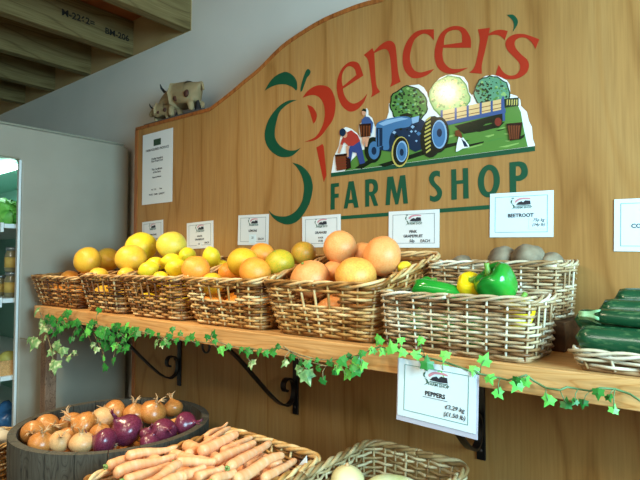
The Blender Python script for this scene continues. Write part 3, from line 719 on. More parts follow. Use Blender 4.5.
put_fruit(131, 258.6, 32, 23, 1.045, 'grape', GY, 'wide golden yellow grapefruit in front of the two big pale ones', gg, (.3, .2, 0))
put_fruit(141, 247, 33, 26, 1.15, 'grape', 'skin_lemon', 'big bright yellow grapefruit at the top of the heap, left of the palest one', gg, (.6, .1, 0))
put_fruit(171.5, 245, 30.5, 27, 1.14, 'grape', GP, 'big pale greenish yellow grapefruit, topmost right of the yellow heap', gg, (.2, .1, 0))
put_fruit(99, 277, 22, 16, 1.02, 'grape', GY, 'yellow grapefruit just showing above the rim under the leftmost whole ones', gg)
put_fruit(127, 276, 20, 16, 1.0, 'grape', GY, 'yellow grapefruit just showing above the rim under the wide golden one', gg)
go = 'oranges in the far left basket'
put_fruit(70, 279, 20, 16, 1.06, 'round', 'skin_orange', 'orange just showing above the rim of the far left basket', go)
put_fruit(52, 284.5, 16, 16, 1.02, 'round', 'skin_orange', 'orange seen through the handle hole of the far left basket', go)
gl = 'lemons in the third basket'
put_fruit(156, 265, 21, 17, 1.08, 'lemon', 'skin_lemon', 'lemon lying behind the front left lemon below the big yellow grapefruit', gl)
put_fruit(148.5, 270, 25, 18, 1.01, 'lemon', 'skin_lemon', 'lemon at the front left of the lemon basket, over the rim', gl)
put_fruit(172, 261.5, 19, 17, 1.09, 'lemon', 'skin_lemon', 'lemon in the middle below the pale greenish grapefruit', gl)
put_fruit(176.5, 268, 24, 19.5, 1.02, 'lemon', 'skin_lemon', 'brightest lemon in the front beside the orange', gl, (PI/2, 0, 2.0))
put_fruit(187.5, 255.5, 19, 17, 1.13, 'lemon', 'skin_lemon', 'lemon behind the orange at the right of the lemon basket', gl, (PI/2, 0, .6))
put_fruit(211.5, 257, 21, 18, 1.09, 'lemon', 'skin_lemon', 'lemon standing apart to the right, against the back rim of the oranges basket', gl, (.5, .2, 0))
put_fruit(161, 279, 20, 16, 0.995, 'lemon', 'skin_lemon', 'lemon just showing over the front rim of the lemon basket', gl)
put_fruit(222, 266, 14, 12, 1.12, 'lemon', 'skin_lemon', 'sliver of a lemon low behind the single lemon on the right', gl)
gr = 'oranges in the fourth basket'
put_fruit(196, 269.5, 28.5, 24, 0.985, 'round', 'skin_orange', 'orange resting on the front rim between the lemons and the oranges basket', gr, (.2, .5, 0))
put_fruit(212, 284, 24, 20, 0.99, 'round', 'skin_gold_orange', 'yellow orange low behind the front rim next to the handle hole', gr)
put_fruit(229.5, 273.5, 23, 20, 1.08, 'round', 'skin_orange', 'orange tucked behind the golden and front right oranges', gr)
put_fruit(243, 262.5, 31, 27, 1.045, 'round', 'skin_gold_orange', 'golden yellow orange on top in the oranges basket', gr, (.1, .2, 0))
put_fruit(255, 272.5, 31.5, 27, 0.995, 'round', 'skin_orange', 'bright orange at the front right of the oranges basket', gr, (.2, .3, 1))
put_fruit(261.5, 256, 27, 24, 1.13, 'round', 'skin_orange', 'orange at the back of the oranges basket behind the golden one', gr)
put_fruit(279.8, 263.5, 29.5, 26, 1.065, 'round', 'skin_green_orange', 'greenish yellow orange with a dark stem mark beside the pink grapefruits', gr, (.45, -.1, 0), True)
put_fruit(303.5, 253.5, 25, 22, 1.14, 'round', 'skin_olive_orange', 'olive green and orange fruit at the back below the oranges card', gr, (.3, 0, 0))
gp = 'pink grapefruits in the fifth basket'
PK = 'skin_pink_grapefruit'
put_fruit(310.5, 279, 40, 40, 1.015, 'grape', PK, 'pink grapefruit at the front left, also seen through the handle hole', gp, (.5, -.2, 0), True)
put_fruit(340, 247.5, 33.5, 31, 1.12, 'grape', PK, 'tall pink grapefruit at the top left of the grapefruit heap', gp, (1.3, .2, 0))
put_fruit(363, 256, 30, 30, 1.175, 'grape', PK, 'pink grapefruit half hidden behind the largest one', gp)
put_fruit(382, 256, 40, 36, 1.09, 'grape', PK, 'largest pink grapefruit on the right of the heap', gp, (1.2, .1, -.6))
put_fruit(333.5, 272, 24, 22, 1.10, 'grape', PK, 'small pink grapefruit peeping out between the front ones', gp)
put_fruit(355.5, 276, 41, 32, 1.02, 'grape', 'skin_flushed', 'flushed yellow grapefruit at the front right of the grapefruit heap', gp, (.3, .1, 0))
put_fruit(405, 268, 16, 14, 1.11, 'lemon', 'skin_lemon', 'yellow fruit sliver beside the right rim of the grapefruit basket', gp, name='lemon', cat='lemon')

# the fruit underneath, resting on the basket bottoms
def fill(cx, cy, w, d, z0, ztop, r_, kind, mat, label, group, n, seed, taper=.86):
    rg = random.Random(seed); cnt = 0
    for layer in range(4):
        z = z0 + r_ * (1 + 1.62*layer)
        if z > ztop: break
        k = taper + .1 * (z - z0) / 0.13; W2, D2 = w*k/2 - 0.008 - r_, d*k/2 - 0.008 - r_
        nx, ny = max(1, int(2*W2/(2*r_)) + 1), max(1, int(2*D2/(2*r_)) + 1)
        for j in range(ny):
            for i in range(nx):
                x = cx - W2 + (2*W2)*(i/(nx-1) if nx > 1 else .5); y = cy - D2 + (2*D2)*(j/(ny-1) if ny > 1 else .5)
                if layer % 2: x += r_*.5 if i < nx-1 else -r_*.3; y += r_*.4 if j < ny-1 else -r_*.4
                p = Vector((x, y, z))
                if all((p - c).length > 0.9*(r_ + q) for c, q in SPH) and cnt < n:
                    put_ball(p, r_, kind, mat, label, group); cnt += 1
fill(BK[0][0], BY, .28, .285, ZS+.008, ZS+.085, .036, 'round', 'skin_orange', 'orange lying deep inside the far left basket', 'oranges at the bottom of the far left basket', 14, 1)
fill(BK[1][0], BY, .30, .285, ZS+.008, ZS+.085, .042, 'grape', GY, 'yellow grapefruit lying deep inside the second basket', 'grapefruits at the bottom of the second basket', 14, 2)
fill(BK[2][0], BY, .31, .285, ZS+.008, ZS+.10, .033, 'lemon', 'skin_lemon', 'lemon lying deep inside the lemon basket', 'lemons at the bottom of the lemon basket', 26, 3)
fill(BK[3][0], BY, .33, .285, ZS+.008, ZS+.10, .038, 'round', 'skin_orange', 'orange lying deep inside the oranges basket', 'oranges at the bottom of the oranges basket', 20, 4)
fill(BK[4][0], BY, .33, .285, ZS+.008, ZS+.09, .044, 'grape', PK, 'pink grapefruit lying deep inside its basket', 'pink grapefruits at the bottom of their basket', 16, 5)

# ------------------------------------------------------------------ peppers, beetroot, courgettes
def bell(loc, R, H, mat, label, rot=(0, 0, 0), seed=0, lobes=4, stem=True):
    t = empty('bell_pepper', loc, 0, label, 'pepper', 'peppers in the oblong basket'); t.rotation_euler = rot
    prof = [(0.0, -.42), (.35, -.46), (.62, -.38), (.80, -.18), (.93, .1), (1.0, .38), (.97, .60), (.82, .74), (.6, .78), (.38, .74), (.2, .66), (0.0, .60)]
    q = [(smooth_) for smooth_ in prof]
    fine = []
    for i in range(len(q)-1):
        for k in range(3):
            u = k/3; fine.append((q[i][0]*(1-u)+q[i+1][0]*u, q[i][1]*(1-u)+q[i+1][1]*u))
    fine.append(q[-1])
    def fn(th, r, z):
        k = 1 - 0.11 * abs(math.cos(th*lobes/2 + seed)) ** 4 * min(1, r*1.4)
        zz = z + (0.05 * math.cos(th*lobes + 2*seed) if z > .5 else 0) * r
        return Vector((R*r*k*math.cos(th), R*r*k*math.sin(th), H*zz))
    MB().lathe(fine, 40, fn=fn).build('flesh', mat, t)
    if stem:
        MB().tube([(0, 0, .60*H), (0.002, 0, .76*H), (.006, .002, .92*H), (.010, .003, 1.02*H)], [.011, .006, .0045, .0055], 8).build('stem', 'pepper_stem', t)
    return t
def pt(px, py, dist): return at(px, py, dist)
bell(pt(500.5, 288, 1.015), .0405, .054, 'skin_green_pepper', 'big glossy green bell pepper standing in the pepper basket', (.35, -.65, .3), 1)
bell(pt(468, 291.5, 1.02), .029, .046, 'skin_yellow_pepper', 'yellow bell pepper between the two green peppers', (.5, .6, 0), 2)
bell(pt(447, 292.5, 1.00), .024, .088, 'skin_green_pepper', 'long green pepper lying along the left of the pepper basket', (0, -1.45, .15), 3, 3, False)
bell(pt(423, 291, 1.06), .020, .04, 'skin_green_pepper', 'small green pepper at the left corner behind the long one', (0, .7, 1), 2)
bell((-.338, yb(1.0), pt(542,320,1.0).z), .028, .046, 'skin_yellow_pepper', 'yellow pepper seen through the side handle hole of the pepper basket', (.1, .1, 1), 3)
for i, (dx, dy, mt) in enumerate([(-.10, .0, 'skin_green_pepper'), (-.035, .0, 'skin_green_pepper'), (.03, .0, 'skin_green_pepper')]):
    bell((-0.470+dx, yb(0.945)+.08+dy, ZS+.030), .027, .046, mt, 'green pepper lying at the bottom of the pepper basket', (.1*i, .1, i), i)
def lump(loc, R, mat, name, label, cat, group, sc=(1, 1, .85), seed=0, amp=.12):
    mb = MB(); off = Vector((seed*7.3, seed*3.1, 0))
    def fn(th, q, z):
        p = Vector((q*math.cos(th), q*math.sin(th), z)); k = 1 + amp*noise.noise(p*1.6+off) + amp*.3*noise.noise(p*5+off)
        p = p*k*R; return Vector((p.x*sc[0], p.y*sc[1], p.z*sc[2]))
    mb.lathe([(math.sin(PI*i/16), -math.cos(PI*i/16)) for i in range(17)], 24, fn=fn)
    o = mb.build(name, mat, None, loc); o.rotation_euler = (rf.uniform(-.2, .2), rf.uniform(-.2, .2), rf.uniform(0, 6)); return tag(o, label, cat, group)
gb = 'beetroots in the raised basket'
lump(pt(503, 259, 1.17), .033, 'skin_beetroot', 'beetroot', 'dusty grey beetroot on the left of the raised basket', 'beetroot', gb, seed=1)
lump(pt(528, 257.5, 1.16), .034, 'skin_beetroot', 'beetroot', 'largest dusty beetroot in the middle of the raised basket', 'beetroot', gb, seed=2)
lump(pt(552, 262, 1.17), .024, 'skin_beetroot', 'beetroot', 'small dark beetroot near the right end of the raised basket', 'beetroot', gb, seed=3)
lump(pt(461, 266, 1.19), .030, 'skin_beetroot', 'beetroot', 'beetroot barely showing at the left of the raised basket', 'beetroot', gb, seed=4)
for i in range(4):
    lump((-.555 + i*.068, -0.09, ZS + .0585 + .040), .031, 'skin_beetroot', 'beetroot', 'beetroot lying at the bottom of the raised basket', 'beetroot', 'beetroots at the bottom of the raised basket', seed=5+i)
def courgette(p0, p1, R, label, seed, bend=.01, stem_first=False):
    if not stem_first: p0, p1 = p1, p0
    p0, p1 = Vector(p0), Vector(p1); ax = p1 - p0; L = ax.length
    t = empty('courgette', p0, 0, label, 'courgette', 'courgettes in the shallow tray')
    q = ax.to_track_quat('Z', 'Y'); t.rotation_euler = q.to_euler()
    prof = []
    for i in range(25):
        u = i/24; r = R*(.74 + .26*math.sin(min(1, u*1.6)*PI/2)) if u < .93 else R*math.sqrt(max(0, 1-((u-.93)/.07)**2))*1.0
        if u < .04: r *= .80 + u*5
        prof.append((r, u*L))
    def fn(th, r, z):
        k = 1 + .02*math.cos(th*8); u = z/L
        return Vector((r*k*math.cos(th) + bend*math.sin(u*PI), r*k*math.sin(th), z))
    MB().lathe([(0, 0)] + prof, 32, fn=fn).build('fruit_body', 'skin_courgette', t)
    def fs(th, r, z):
        k = 1 + .16*math.cos(th*5+seed); return Vector((r*k*math.cos(th), r*k*math.sin(th), z))
    MB().lathe([(0, -.026), (R*.42, -.026), (R*.40, -.016), (R*.46, -.007), (R*.66, 0.001), (R*.70, .008), (R*.3, .010)], 30, fn=fs).build('stem', 'courgette_stem', t)
    return t
def cg(px, py, dist, L, dy, dz, R_, label, seed, bend=0):
    a = at(px, py, dist); courgette(a, a + Vector((L, dy, dz)), R_, label, seed, bend, seed == 2)
cg(575, 337, .965, .29, -.01, -.002, .0215, 'lower front courgette lying along the tray rim', 1)
cg(596, 316, .985, .27, -.02, -.004, .0165, 'upper front courgette showing its pale cut stem', 2, -.004)
cg(574, 319, 1.03, .26, .02, -.006, .0190, 'courgette whose dark end shows just left of the pale cut stem', 3)
cg(599, 309, 1.05, .26, .0, .004, .0185, 'courgette behind the pale stemmed one, second from the top', 4)
cg(614, 299, 1.11, .25, .0, .006, .0200, 'darkest courgette at the top back of the tray', 5)
cg(590, 338, 1.05, .27, .0, 0, .0210, 'courgette lying low behind the front ones in the tray', 6)
cg(598, 328, 1.12, .25, .0, 0, .0210, 'courgette at the bottom back of the tray', 7)

# ================================================================== CARDS
def card(cx, cz, w, h, y, lines, label, roll=0, bright=False, price=None, parent_extra=None, sleeve=False, logo_x=0.0):
    """paper price card; lines = [(text, size fraction, z fraction, bold)]"""
    t = empty('price_card', (cx, y, cz), 0, label, 'sign', 'printed price cards'); t.rotation_euler = (0, roll, 0)
    pm_ = 'paper_bright' if bright else 'paper'
    MB().box((-w/2, -.0012, -h/2), (w/2, 0, h/2)).build('sheet', pm_, t)
    b = MB(); m = .085*w; th = .0011
    x0, x1, z0, z1 = -w/2+m, w/2-m, -h/2+m*.9, h/2-m*.75
    for lo, hi in (((x0, z0), (x1, z0+th)), ((x0, z1-th), (x1, z1)), ((x0, z0), (x0+th, z1)), ((x1-th, z0), (x1, z1))):
        b.box((lo[0], -.0016, lo[1]), (hi[0], -.0012, hi[1]))
    b.build('border', 'ink_teal' if bright else 'ink_grey', t)
    lg = MB(); k = w*.30; ox, oz = logo_x, h*.26
    def L(loops, mi): fill2d(lg, [[(ox + x*k, oz + z*k) for x, z in lp] for lp in loops], -.0016, mi, .0001)
    L([smooth_poly([(-.42, .22, 1), (-.52, .12), (-.50, .0), (-.36, -.04, 1), (-.46, .02), (-.44, .12)])], 1)
    L([smooth_poly([(-.46, -.06, 1), (-.34, -.10), (-.32, -.24), (-.50, -.34, 1), (-.38, -.24), (-.40, -.14)])], 1)
    L([[(-.5, .28), (-.38, .30), (-.32, .24), (-.45, .24)]], 1)
    L([smooth_poly([(-.30, .10), (-.1, .24), (.2, .27), (.5, .24), (.52, .18), (.2, .19), (-.05, .15), (-.25, .02)])], 2)
    L([[(-.24, -.10), (-.12, .03), (.05, .09), (.14, .02), (.24, .12), (.5, .10), (.53, -.10), (.2, -.12)]], 0)
    L([[(-.24, -.14), (.54, -.14), (.54, -.17), (-.24, -.17)]], 1)
    write(lg, 'FARM SHOP', k*.17, ox + k*.14, oz - k*.25, -.0016, 1, .0001)
    lg.build('logo', ['ink', 'ink_green', 'ink_pink'], t)
    tx = MB()
    for s_, fs_, fz, bd in lines: write(tx, s_, fs_*h*.80, 0, fz*h, -.0016, 0, bd*.8, 1.0)
    if price:
        for s_, fs_, fx, fz, sh in price: write(tx, s_, fs_*h, fx*w, fz*h, -.0021, 0, .0001, 1, 'CENTER', sh)
    tx.build('lettering', 'ink', t)
    return t
def wall_card(pxl, pyl_t, pyl_b, pxr, pyr_t, pyr_b, **kw):
    a, b, c, d = at(pxl, pyl_t), at(pxl, pyl_b), at(pxr, pyr_t), at(pxr, pyr_b)
    cx, cz = (a.x + c.x)/2, (a.z + b.z + c.z + d.z)/4; w = c.x - a.x; h = ((a.z - b.z) + (c.z - d.z))/2
    roll = -math.atan2(((c.z + d.z) - (a.z + b.z))/2, w)
    return card(cx, cz, w, h, -.0012, roll=roll, **kw)
def label_patch(t, x0, x1, z0, z1, mat='paper_bright'):
    MB().box((x0, -.0019, z0), (x1, -.0012, z1)).build('price_sticker', mat, t)
wall_card(142.8, 222, 246, 163.6, 219.9, 243.8, lines=[('CLEMENTINES', .12, -.08, .0003)], label='partly hidden price card farthest left, behind the yellow grapefruits', price=[('EACH', .09, .25, -.26, 0)])
t = wall_card(187.4, 223.2, 249.5, 213.8, 220.5, 247.5, lines=[('WHITE', .12, -.04, .0003), ('GRAPEFRUIT', .12, -.16, .0003)], label='white grapefruit price card between the leftmost card and the lemons card', price=[('EACH', .10, .27, -.30, 0), ('50', .10, -.02, -.33, 0)])
label_patch(t, -.015, .011, -.048, -.029, 'paper')
t = wall_card(238.6, 215.5, 245, 269, 214, 245.2, lines=[('LEMONS', .13, -.03, .0004)], label='lemons price card above the oranges basket', price=[('EACH', .10, .27, -.30, 0), ('25', .10, 0, -.26, 0)])
label_patch(t, -.018, .016, -.046, -.016)
t = wall_card(302.7, 216.6, 248, 341, 214.3, 246.5, lines=[('ORANGES', .13, -.04, .0004)], label='oranges price card half hidden behind the pink grapefruits', price=[('4 FOR', .08, .0, -.20, 0), ('\u00a31.00', .08, .0, -.30, 0)])
t = wall_card(389, 212, 247.5, 439.5, 209, 248, lines=[('PINK', .13, -.07, .0004), ('GRAPEFRUIT', .13, -.19, .0004)], label='pink grapefruit price card beside the end of the lower green line', price=[('50p', .11, -.02, -.32, .2), ('EACH', .11, .24, -.32, 0)])
t = wall_card(490, 194.2, 237.2, 553.3, 190, 237.2, lines=[('BEETROOT', .14, -.02, .0005)], bright=True, label='beetroot price card above the raised basket', price=[('75p kg', .09, .28, -.13, .3), ('(34p lb)', .085, .28, -.23, .3)])
label_patch(t, .020, .055, -.035, -.008)
t = wall_card(613.8, 199.8, 251.0, 694.0, 196.0, 252.5, lines=[('COURGETTES', .14, -.02, .0005)], bright=True, label='courgettes price card cut off at the right above the courgettes', price=[('\u00a31.95 kg', .09, .24, -.2, .3)])
# peppers card hanging in front of the shelf in a clear sleeve
PD = 0.905
a, b, c, d = at(401, 358.5, PD), at(396, 413.5, PD), at(478, 371, PD), at(474, 434, PD)
w = ((c - a).length + (d - b).length)/2; h = ((a - b).length + (c - d).length)/2; ce = (a + b + c + d)/4
roll = -math.atan2(((c.z + d.z) - (a.z + b.z))/2, ((c.x + d.x) - (a.x + b.x))/2)
t = card(ce.x, ce.z, w, h, ce.y, [('PEPPERS', .13, -.02, .0005)], 'peppers price card hanging tilted in a plastic sleeve from the shelf edge', roll, True, price=[('\u00a33.29 kg', .10, .25, -.17, .2), ('(\u00a31.50 lb)', .10, .25, -.29, .2)])
MB().box((-w/2-.003, .0002, -h/2-.010), (w/2+.004, .0016, h/2)).build('plastic_sleeve', 'clear_sleeve', t)
mb = MB(); write(mb, '_______', .13*h, 0, -.03*h, -.0016, 0); mb.build('underline', 'ink', t)
# notice sheet
q = [at(144.2, 136), at(172.8, 127.2), at(141.5, 204.5), at(173.0, 202.5)]
zt, zb = (q[0].z + q[1].z)/2, (q[2].z + q[3].z)/2; xa, xb = (q[0].x + q[2].x)/2, (q[1].x + q[3].x)/2
t = empty('notice', ((xa+xb)/2, -.0012, (zt+zb)/2), 0, 'tall white printed notice on the left edge of the arched panel', 'notice')
w, h = xb-xa, zt-zb
MB().box((-w/2, -.001, -h/2), (w/2, 0, h/2)).build('sheet', 'paper', t)
mb = MB(); mb.box((-w*.12, -.0016, h*.31), (w*.12, -.001, h*.40)); mb.build('emblem', 'sign_green_box', t)
mb = MB()
for s_, z, sz in (('FARM ASSURED PRODUCE', .26, .042), ('Quality Standard', .13, .036), ('Farm Fresh Food', .095, .036), ('This Certificate', -.02, .036), ('of the Farm', -.06, .036), ('Registered Member', -.13, .024), ('No.  3 0 6          Date', -.30, .026), ('FOOD   FARM   QUALITY', -.37, .030)):
    write(mb, s_, sz*h*1.1, 0, z*h, -.0014, 0, .0002)
mb.build('lettering', 'ink', t)

# ================================================================== ANIMAL ORNAMENT on the panel's top
def skin_body(name, joints, edges, mat, parent, lvl=1):
    me = bpy.data.meshes.new(name); me.from_pydata([j[0] for j in joints], edges, [])
    me.materials.append(M[mat])
    o = bpy.data.objects.new(name, me); COL.objects.link(o); o.parent = parent
    sk = o.modifiers.new('skin', 'SKIN'); sv = me.skin_vertices[0] if me.skin_vertices else None
    if sv is None:
        bpy.context.view_layer.update(); sv = me.skin_vertices[0]
    for i, j in enumerate(joints):
        rr_ = j[1]; sv.data[i].radius = rr_ if isinstance(rr_, tuple) else (rr_, rr_)
    sv.data[0].use_root = True
    sd_ = o.modifiers.new('sub0', 'SUBSURF'); sd_.levels = 1; sm_ = o.modifiers.new('smooth', 'SMOOTH'); sm_.factor = .5; sm_.iterations = 4
    ss = o.modifiers.new('sub', 'SUBSURF'); ss.levels = lvl; ss.render_levels = lvl
    for p in me.polygons: p.use_smooth = True
    dg = bpy.context.evaluated_depsgraph_get(); dg.update(); m2 = bpy.data.meshes.new_from_object(o.evaluated_get(dg))
    o.modifiers.clear(); o.data = m2
    for p in m2.polygons: p.use_smooth = True
    return o
OY = 0.05
pA, pB = at(149, 124.5, 1.27 + OY - .03), at(212, 107.5, 1.27 + OY - .03)
zb_ = max(at(149, 124.2).z, 0)
def edge_z(x):
    for (x0, z0), (x1, z1) in zip(top[:-1], top[1:]):
        if x0 <= x <= x1: return z0 + (z1-z0)*(x-x0)/(x1-x0)
    return top[0][1]
X0o, X1o = at(148, 124, 1.27+OY).x, at(210, 108, 1.27+OY).x
t = empty('animal_ornament', ((X0o+X1o)/2, OY, edge_z((X0o+X1o)/2) + .0075), 0, 'carved ornament of a tan cow and calves standing on top of the arched panel', 'ornament')
wo = X1o - X0o - .02
MB().box((-wo/2, -.03, -.0), (wo/2, .03, .016)).build('base', 'slate_base', t, bevel=.003)
def cow(cx, k, mat, flip=1, cname='cow'):
    J = [((cx, 0, .060*k), .034*k), ((cx-.035*k*flip, 0, .062*k), .031*k), ((cx+.035*k*flip, 0, .064*k), .033*k),
         ((cx-.060*k*flip, 0, .066*k), .022*k), ((cx-.080*k*flip, -.004*k, .056*k), .016*k), ((cx-.092*k*flip, -.006*k, .048*k), .008*k)]
    E = [(0, 1), (0, 2), (1, 3), (3, 4), (4, 5)]
    for bx, par in ((-.036, 1), (.040, 2)):
        for by in (-.013, .013):
            i = len(J); J += [((cx+bx*k*flip, by*k, .035*k), .012*k), ((cx+(bx+.002)*k*flip, by*k, .0155), .0085*k)]; E += [(par, i), (i, i+1)]
    i = len(J); J += [((cx+.062*k*flip, 0, .078*k), .005*k), ((cx+.070*k*flip, 0, .055*k), .003*k)]; E += [(2, i), (i, i+1)]
    o = skin_body(cname, J, E, mat, t)
    mb = MB()
    for s_ in (-1, 1): mb.tube([(cx-.066*k*flip, s_*.010*k, .076*k), (cx-.066*k*flip, s_*.020*k, .084*k), (cx-.068*k*flip, s_*.022*k, .093*k)], [.0035*k, .0028*k, .001*k], 6)
    mb.build('horns', 'cow_dark', o)
    for px_, pz_, rr_ in ((-.005, .047, .008), (.036, .050, .009)):
        mb = MB(); mb.lathe([(0, 0), (rr_*k, .0), (rr_*.7*k, .0035*k), (0, .004*k)], 12, mat=Matrix.Translation((cx+px_*k*flip, -.0225*k, pz_*k)) @ Matrix.Rotation(PI/2, 4, 'X'))
        mb.build('patch', 'cow_brown', o)
    return o
cow(.052, 1.75, 'cow_tan', 1, 'cow')
cow(-.092, 1.10, 'cow_tan', 1, 'calf')
MB().lathe([(0, 0), (.022, .0), (.016, .02), (.008, .05), (0, .065)], 10, fn=lambda th, r, z: Vector((r*math.cos(th)*(1+.3*math.sin(3*th)), r*math.sin(th)*.6, z))).build('shrub', 'cow_dark', t, (.13, .004, .012))
MB().lathe([(0, 0), (.016, .0), (.013, .02), (.005, .038), (0, .045)], 10, fn=lambda th, r, z: Vector((r*math.cos(th)*(1+.3*math.sin(3*th)), r*math.sin(th)*.6, z))).build('shrub', 'cow_dark', t, (-.018, .012, .012))

# ================================================================== FRIDGE
FX = -2.34
fr = empty('display_fridge', (FX - .8, -.3, 0), 0, 'tall beige open display fridge standing left of the panel', 'fridge')
def fb(name, lo, hi, mat, bev=0.0):
    o = FX - .8; return MB().box((lo[0]-o, lo[1]+.3, lo[2]), (hi[0]-o, hi[1]+.3, hi[2])).build(name, mat, fr, bevel=bev)
def side(xa, xb, name):
    # inverted L profile: tall back part, canopy reaching forward, rounded corners
    yb_, yo, yf, zt_, zc = .128, -.357, -.86, 1.5 + .558, 1.5 + .425
    pr = [(yb_, .04), (yb_, zt_-.03), (yb_-.008, zt_-.008), (yb_-.03, zt_), (yf+.04, zt_), (yf, zt_-.04), (yf, zc)]
    pr += [(yo - .02, zc), (yo-.006, zc-.004), (yo, zc-.02)] + [(yo, .55), (yf+.1, .45), (yf+.1, .04)]
    o = FX - .8
    return MB().prism_x([(y+.3, z) for y, z in pr], xa-o, xb-o).build(name, 'fridge_paint', fr, bevel=.006)
side(FX-.045, FX, 'side_panel'); side(FX-1.60, FX-1.555, 'side_panel')
fb('top_trim', (FX-.044, -.82, 2.0585), (FX-.001, .10, 2.066), 'fridge_edge')
fb('back_panel', (FX-1.554, .08, .04), (FX-.046, .125, 2.04), 'fridge_liner')
fb('canopy', (FX-1.554, -.855, 1.5+.44), (FX-.046, .079, 1.5+.552), 'fridge_liner')
fb('base_tray', (FX-1.554, -.75, .04), (FX-.046, .079, .45), 'fridge_dark')
fb('frame_strip', (FX-.012, -.367, .56), (FX-.002, -.3575, 1.5+.42), 'fridge_white', .002)
fb('inner_wall', (FX-.052, -.355, .46), (FX-.0455, .079, 1.5+.435), 'fridge_white')
for z, k in ((1.5+.155, 0), (1.5-.155, 1), (1.5-.475, 2), (1.5-.78, 3)):
    s_ = fb('shelf', (FX-1.5535, -.40, z-.018), (FX-.0525, .079, z), 'fridge_white')
    mb = MB(); o = FX-.8; mb.box((FX-1.55-o, -.412+.3, z-.035), (FX-.056-o, -.401+.3, z+.004)); mb.build('price_rail', 'fridge_white', s_)
tl = fb('lamp_tube', (FX-1.4, -.34, 1.5+.405), (FX-.15, -.31, 1.5+.425), 'tube_light')
# things on the fridge shelves, just inside the opening
def on(px, X):
    d = FW*FPX + RT*(px-320); tt = (X)/d.x; return Vector((X, CAM.y + d.y*tt, 0))
def lettuce(loc, R, label, seed):
    r = random.Random(seed); mb = MB()
    for k in range(26):
        a = r.uniform(0, 2*PI); el = r.uniform(-.2, 1.4); sz = R*r.uniform(.7, 1.0)
        dv = Vector((math.cos(a)*math.cos(el), math.sin(a)*math.cos(el), math.sin(el))); u = dv.cross(Vector((.1, .2, 1))).normalized(); w_ = dv.cross(u)
        vs = []; n_ = 6
        for i in range(n_+1):
            for j in range(n_+1):
                s1, s2 = (i/n_-.5)*1.3, (j/n_-.5)*1.3
                bul = 1 - .45*(s1*s1+s2*s2); ruf = .12*math.sin(9*s1+k)*abs(s2)*2
                vs.append(Vector(loc) + dv*sz*(bul+ruf)*.8 + u*s1*sz + w_*s2*sz + Vector((0, 0, R*.55)))
        fs = [(i*(n_+1)+j, (i+1)*(n_+1)+j, (i+1)*(n_+1)+j+1, i*(n_+1)+j+1) for i in range(n_) for j in range(n_)]
        vs = [Vector((v.x, v.y, max(v.z, loc[2]+.002))) for v in vs]
        mb.add(vs, fs)
    o = mb.build('lettuce', 'lettuce_leaf'); return tag(o, label, 'lettuce', 'salad on the top fridge shelf')
p = on(6, -2.52); lettuce((p.x, p.y, 1.655), .08, 'curly green lettuce on the top fridge shelf, nearest the side panel', 1)
p = on(6, -2.70); lettuce((p.x, p.y+.02, 1.655), .08, 'green lettuce on the top fridge shelf behind the nearest one', 2)
def jar(loc, label, h=.10, R=.03):
    t = empty('jar', loc, 0, label, 'jar', 'jars on the second fridge shelf')
    MB().lathe([(R*.9, 0), (R, .006), (R, h*.72), (R*.8, h*.84), (R*.8, h*.9)], 20).build('glass', 'jar_glass', t)
    MB().lathe([(R*1.02, h*.18), (R*1.02, h*.6)], 20).build('jar_label', 'jar_label', t)
    MB().lathe([(R*.9, h*.88), (R*.92, h*1.0), (R*.8, h*1.02)], 20).build('lid', 'jar_lid', t)
p = on(13, -2.50); jar((p.x, p.y, 1.345), 'lower jar with a yellow label on the second fridge shelf', .105)
jar((p.x, p.y, 1.345 + .108), 'upper jar with a yellow label stacked on the lower jar', .105)
p = on(2, -2.62); jar((p.x, p.y, 1.345), 'jar farther left on the second fridge shelf', .09, .026)
p = on(10, -2.50); cr = empty('produce_crate', (p.x, p.y, 1.025), 0, 'low brown wooden crate on the third fridge shelf', 'crate')
for lo, hi, nm in (((-.09, -.06, 0), (.09, .06, .006), 'bottom'), ((-.09, -.06, .0062), (.09, -.054, .06), 'side_board'), ((-.09, .054, .0062), (.09, .06, .06), 'side_board'), ((-.09, -.0538, .0062), (-.084, .0538, .06), 'end_board'), ((.084, -.0538, .0062), (.09, .0538, .06), 'end_board')):
    MB().box(lo, hi).build(nm, 'shelf_pine', cr)
lump((p.x+.01, p.y, 1.025+.05), .04, 'melon_skin', 'melon', 'round yellow green melon in the crate inside the fridge', 'melon', None, (1, 1, .95), 3, .05)
p = on(8, -2.52); lump((p.x, p.y, .72+.08), .085, 'blue_bag', 'produce_bag', 'shiny blue bag of produce low in the fridge', 'bag', None, (1, .8, .95), 5, .35)

# ================================================================== LOWER DISPLAY
PZ = .583
pl = empty('display_plinth', (-1.62, -.42, 0), 0, 'low dark wooden plinth under the onion barrel', 'plinth')
MB().box((-.66, -.36, PZ-.03), (.50, .36, PZ)).build('plinth_top', 'plinth_wood', pl, bevel=.003)
for sx in (-.62, .46):
    for sy in (-.32, .32): MB().box((sx-.03, sy-.03, 0), (sx+.03, sy+.03, PZ-.0302)).build('leg', 'plinth_wood', pl)
TZ = .90
tb = empty('display_table', (-.66, -.42, 0), 0, 'wooden display table under the carrot and swede baskets', 'table')
MB().box((-.455, -.40, TZ-.025), (.60, .38, TZ)).build('table_top', 'plinth_wood', tb, bevel=.003)
for sx in (-.42, .56):
    for sy in (-.36, .34): MB().box((sx-.025, sy-.025, 0), (sx+.025, sy+.025, TZ-.0252)).build('leg', 'plinth_wood', tb)
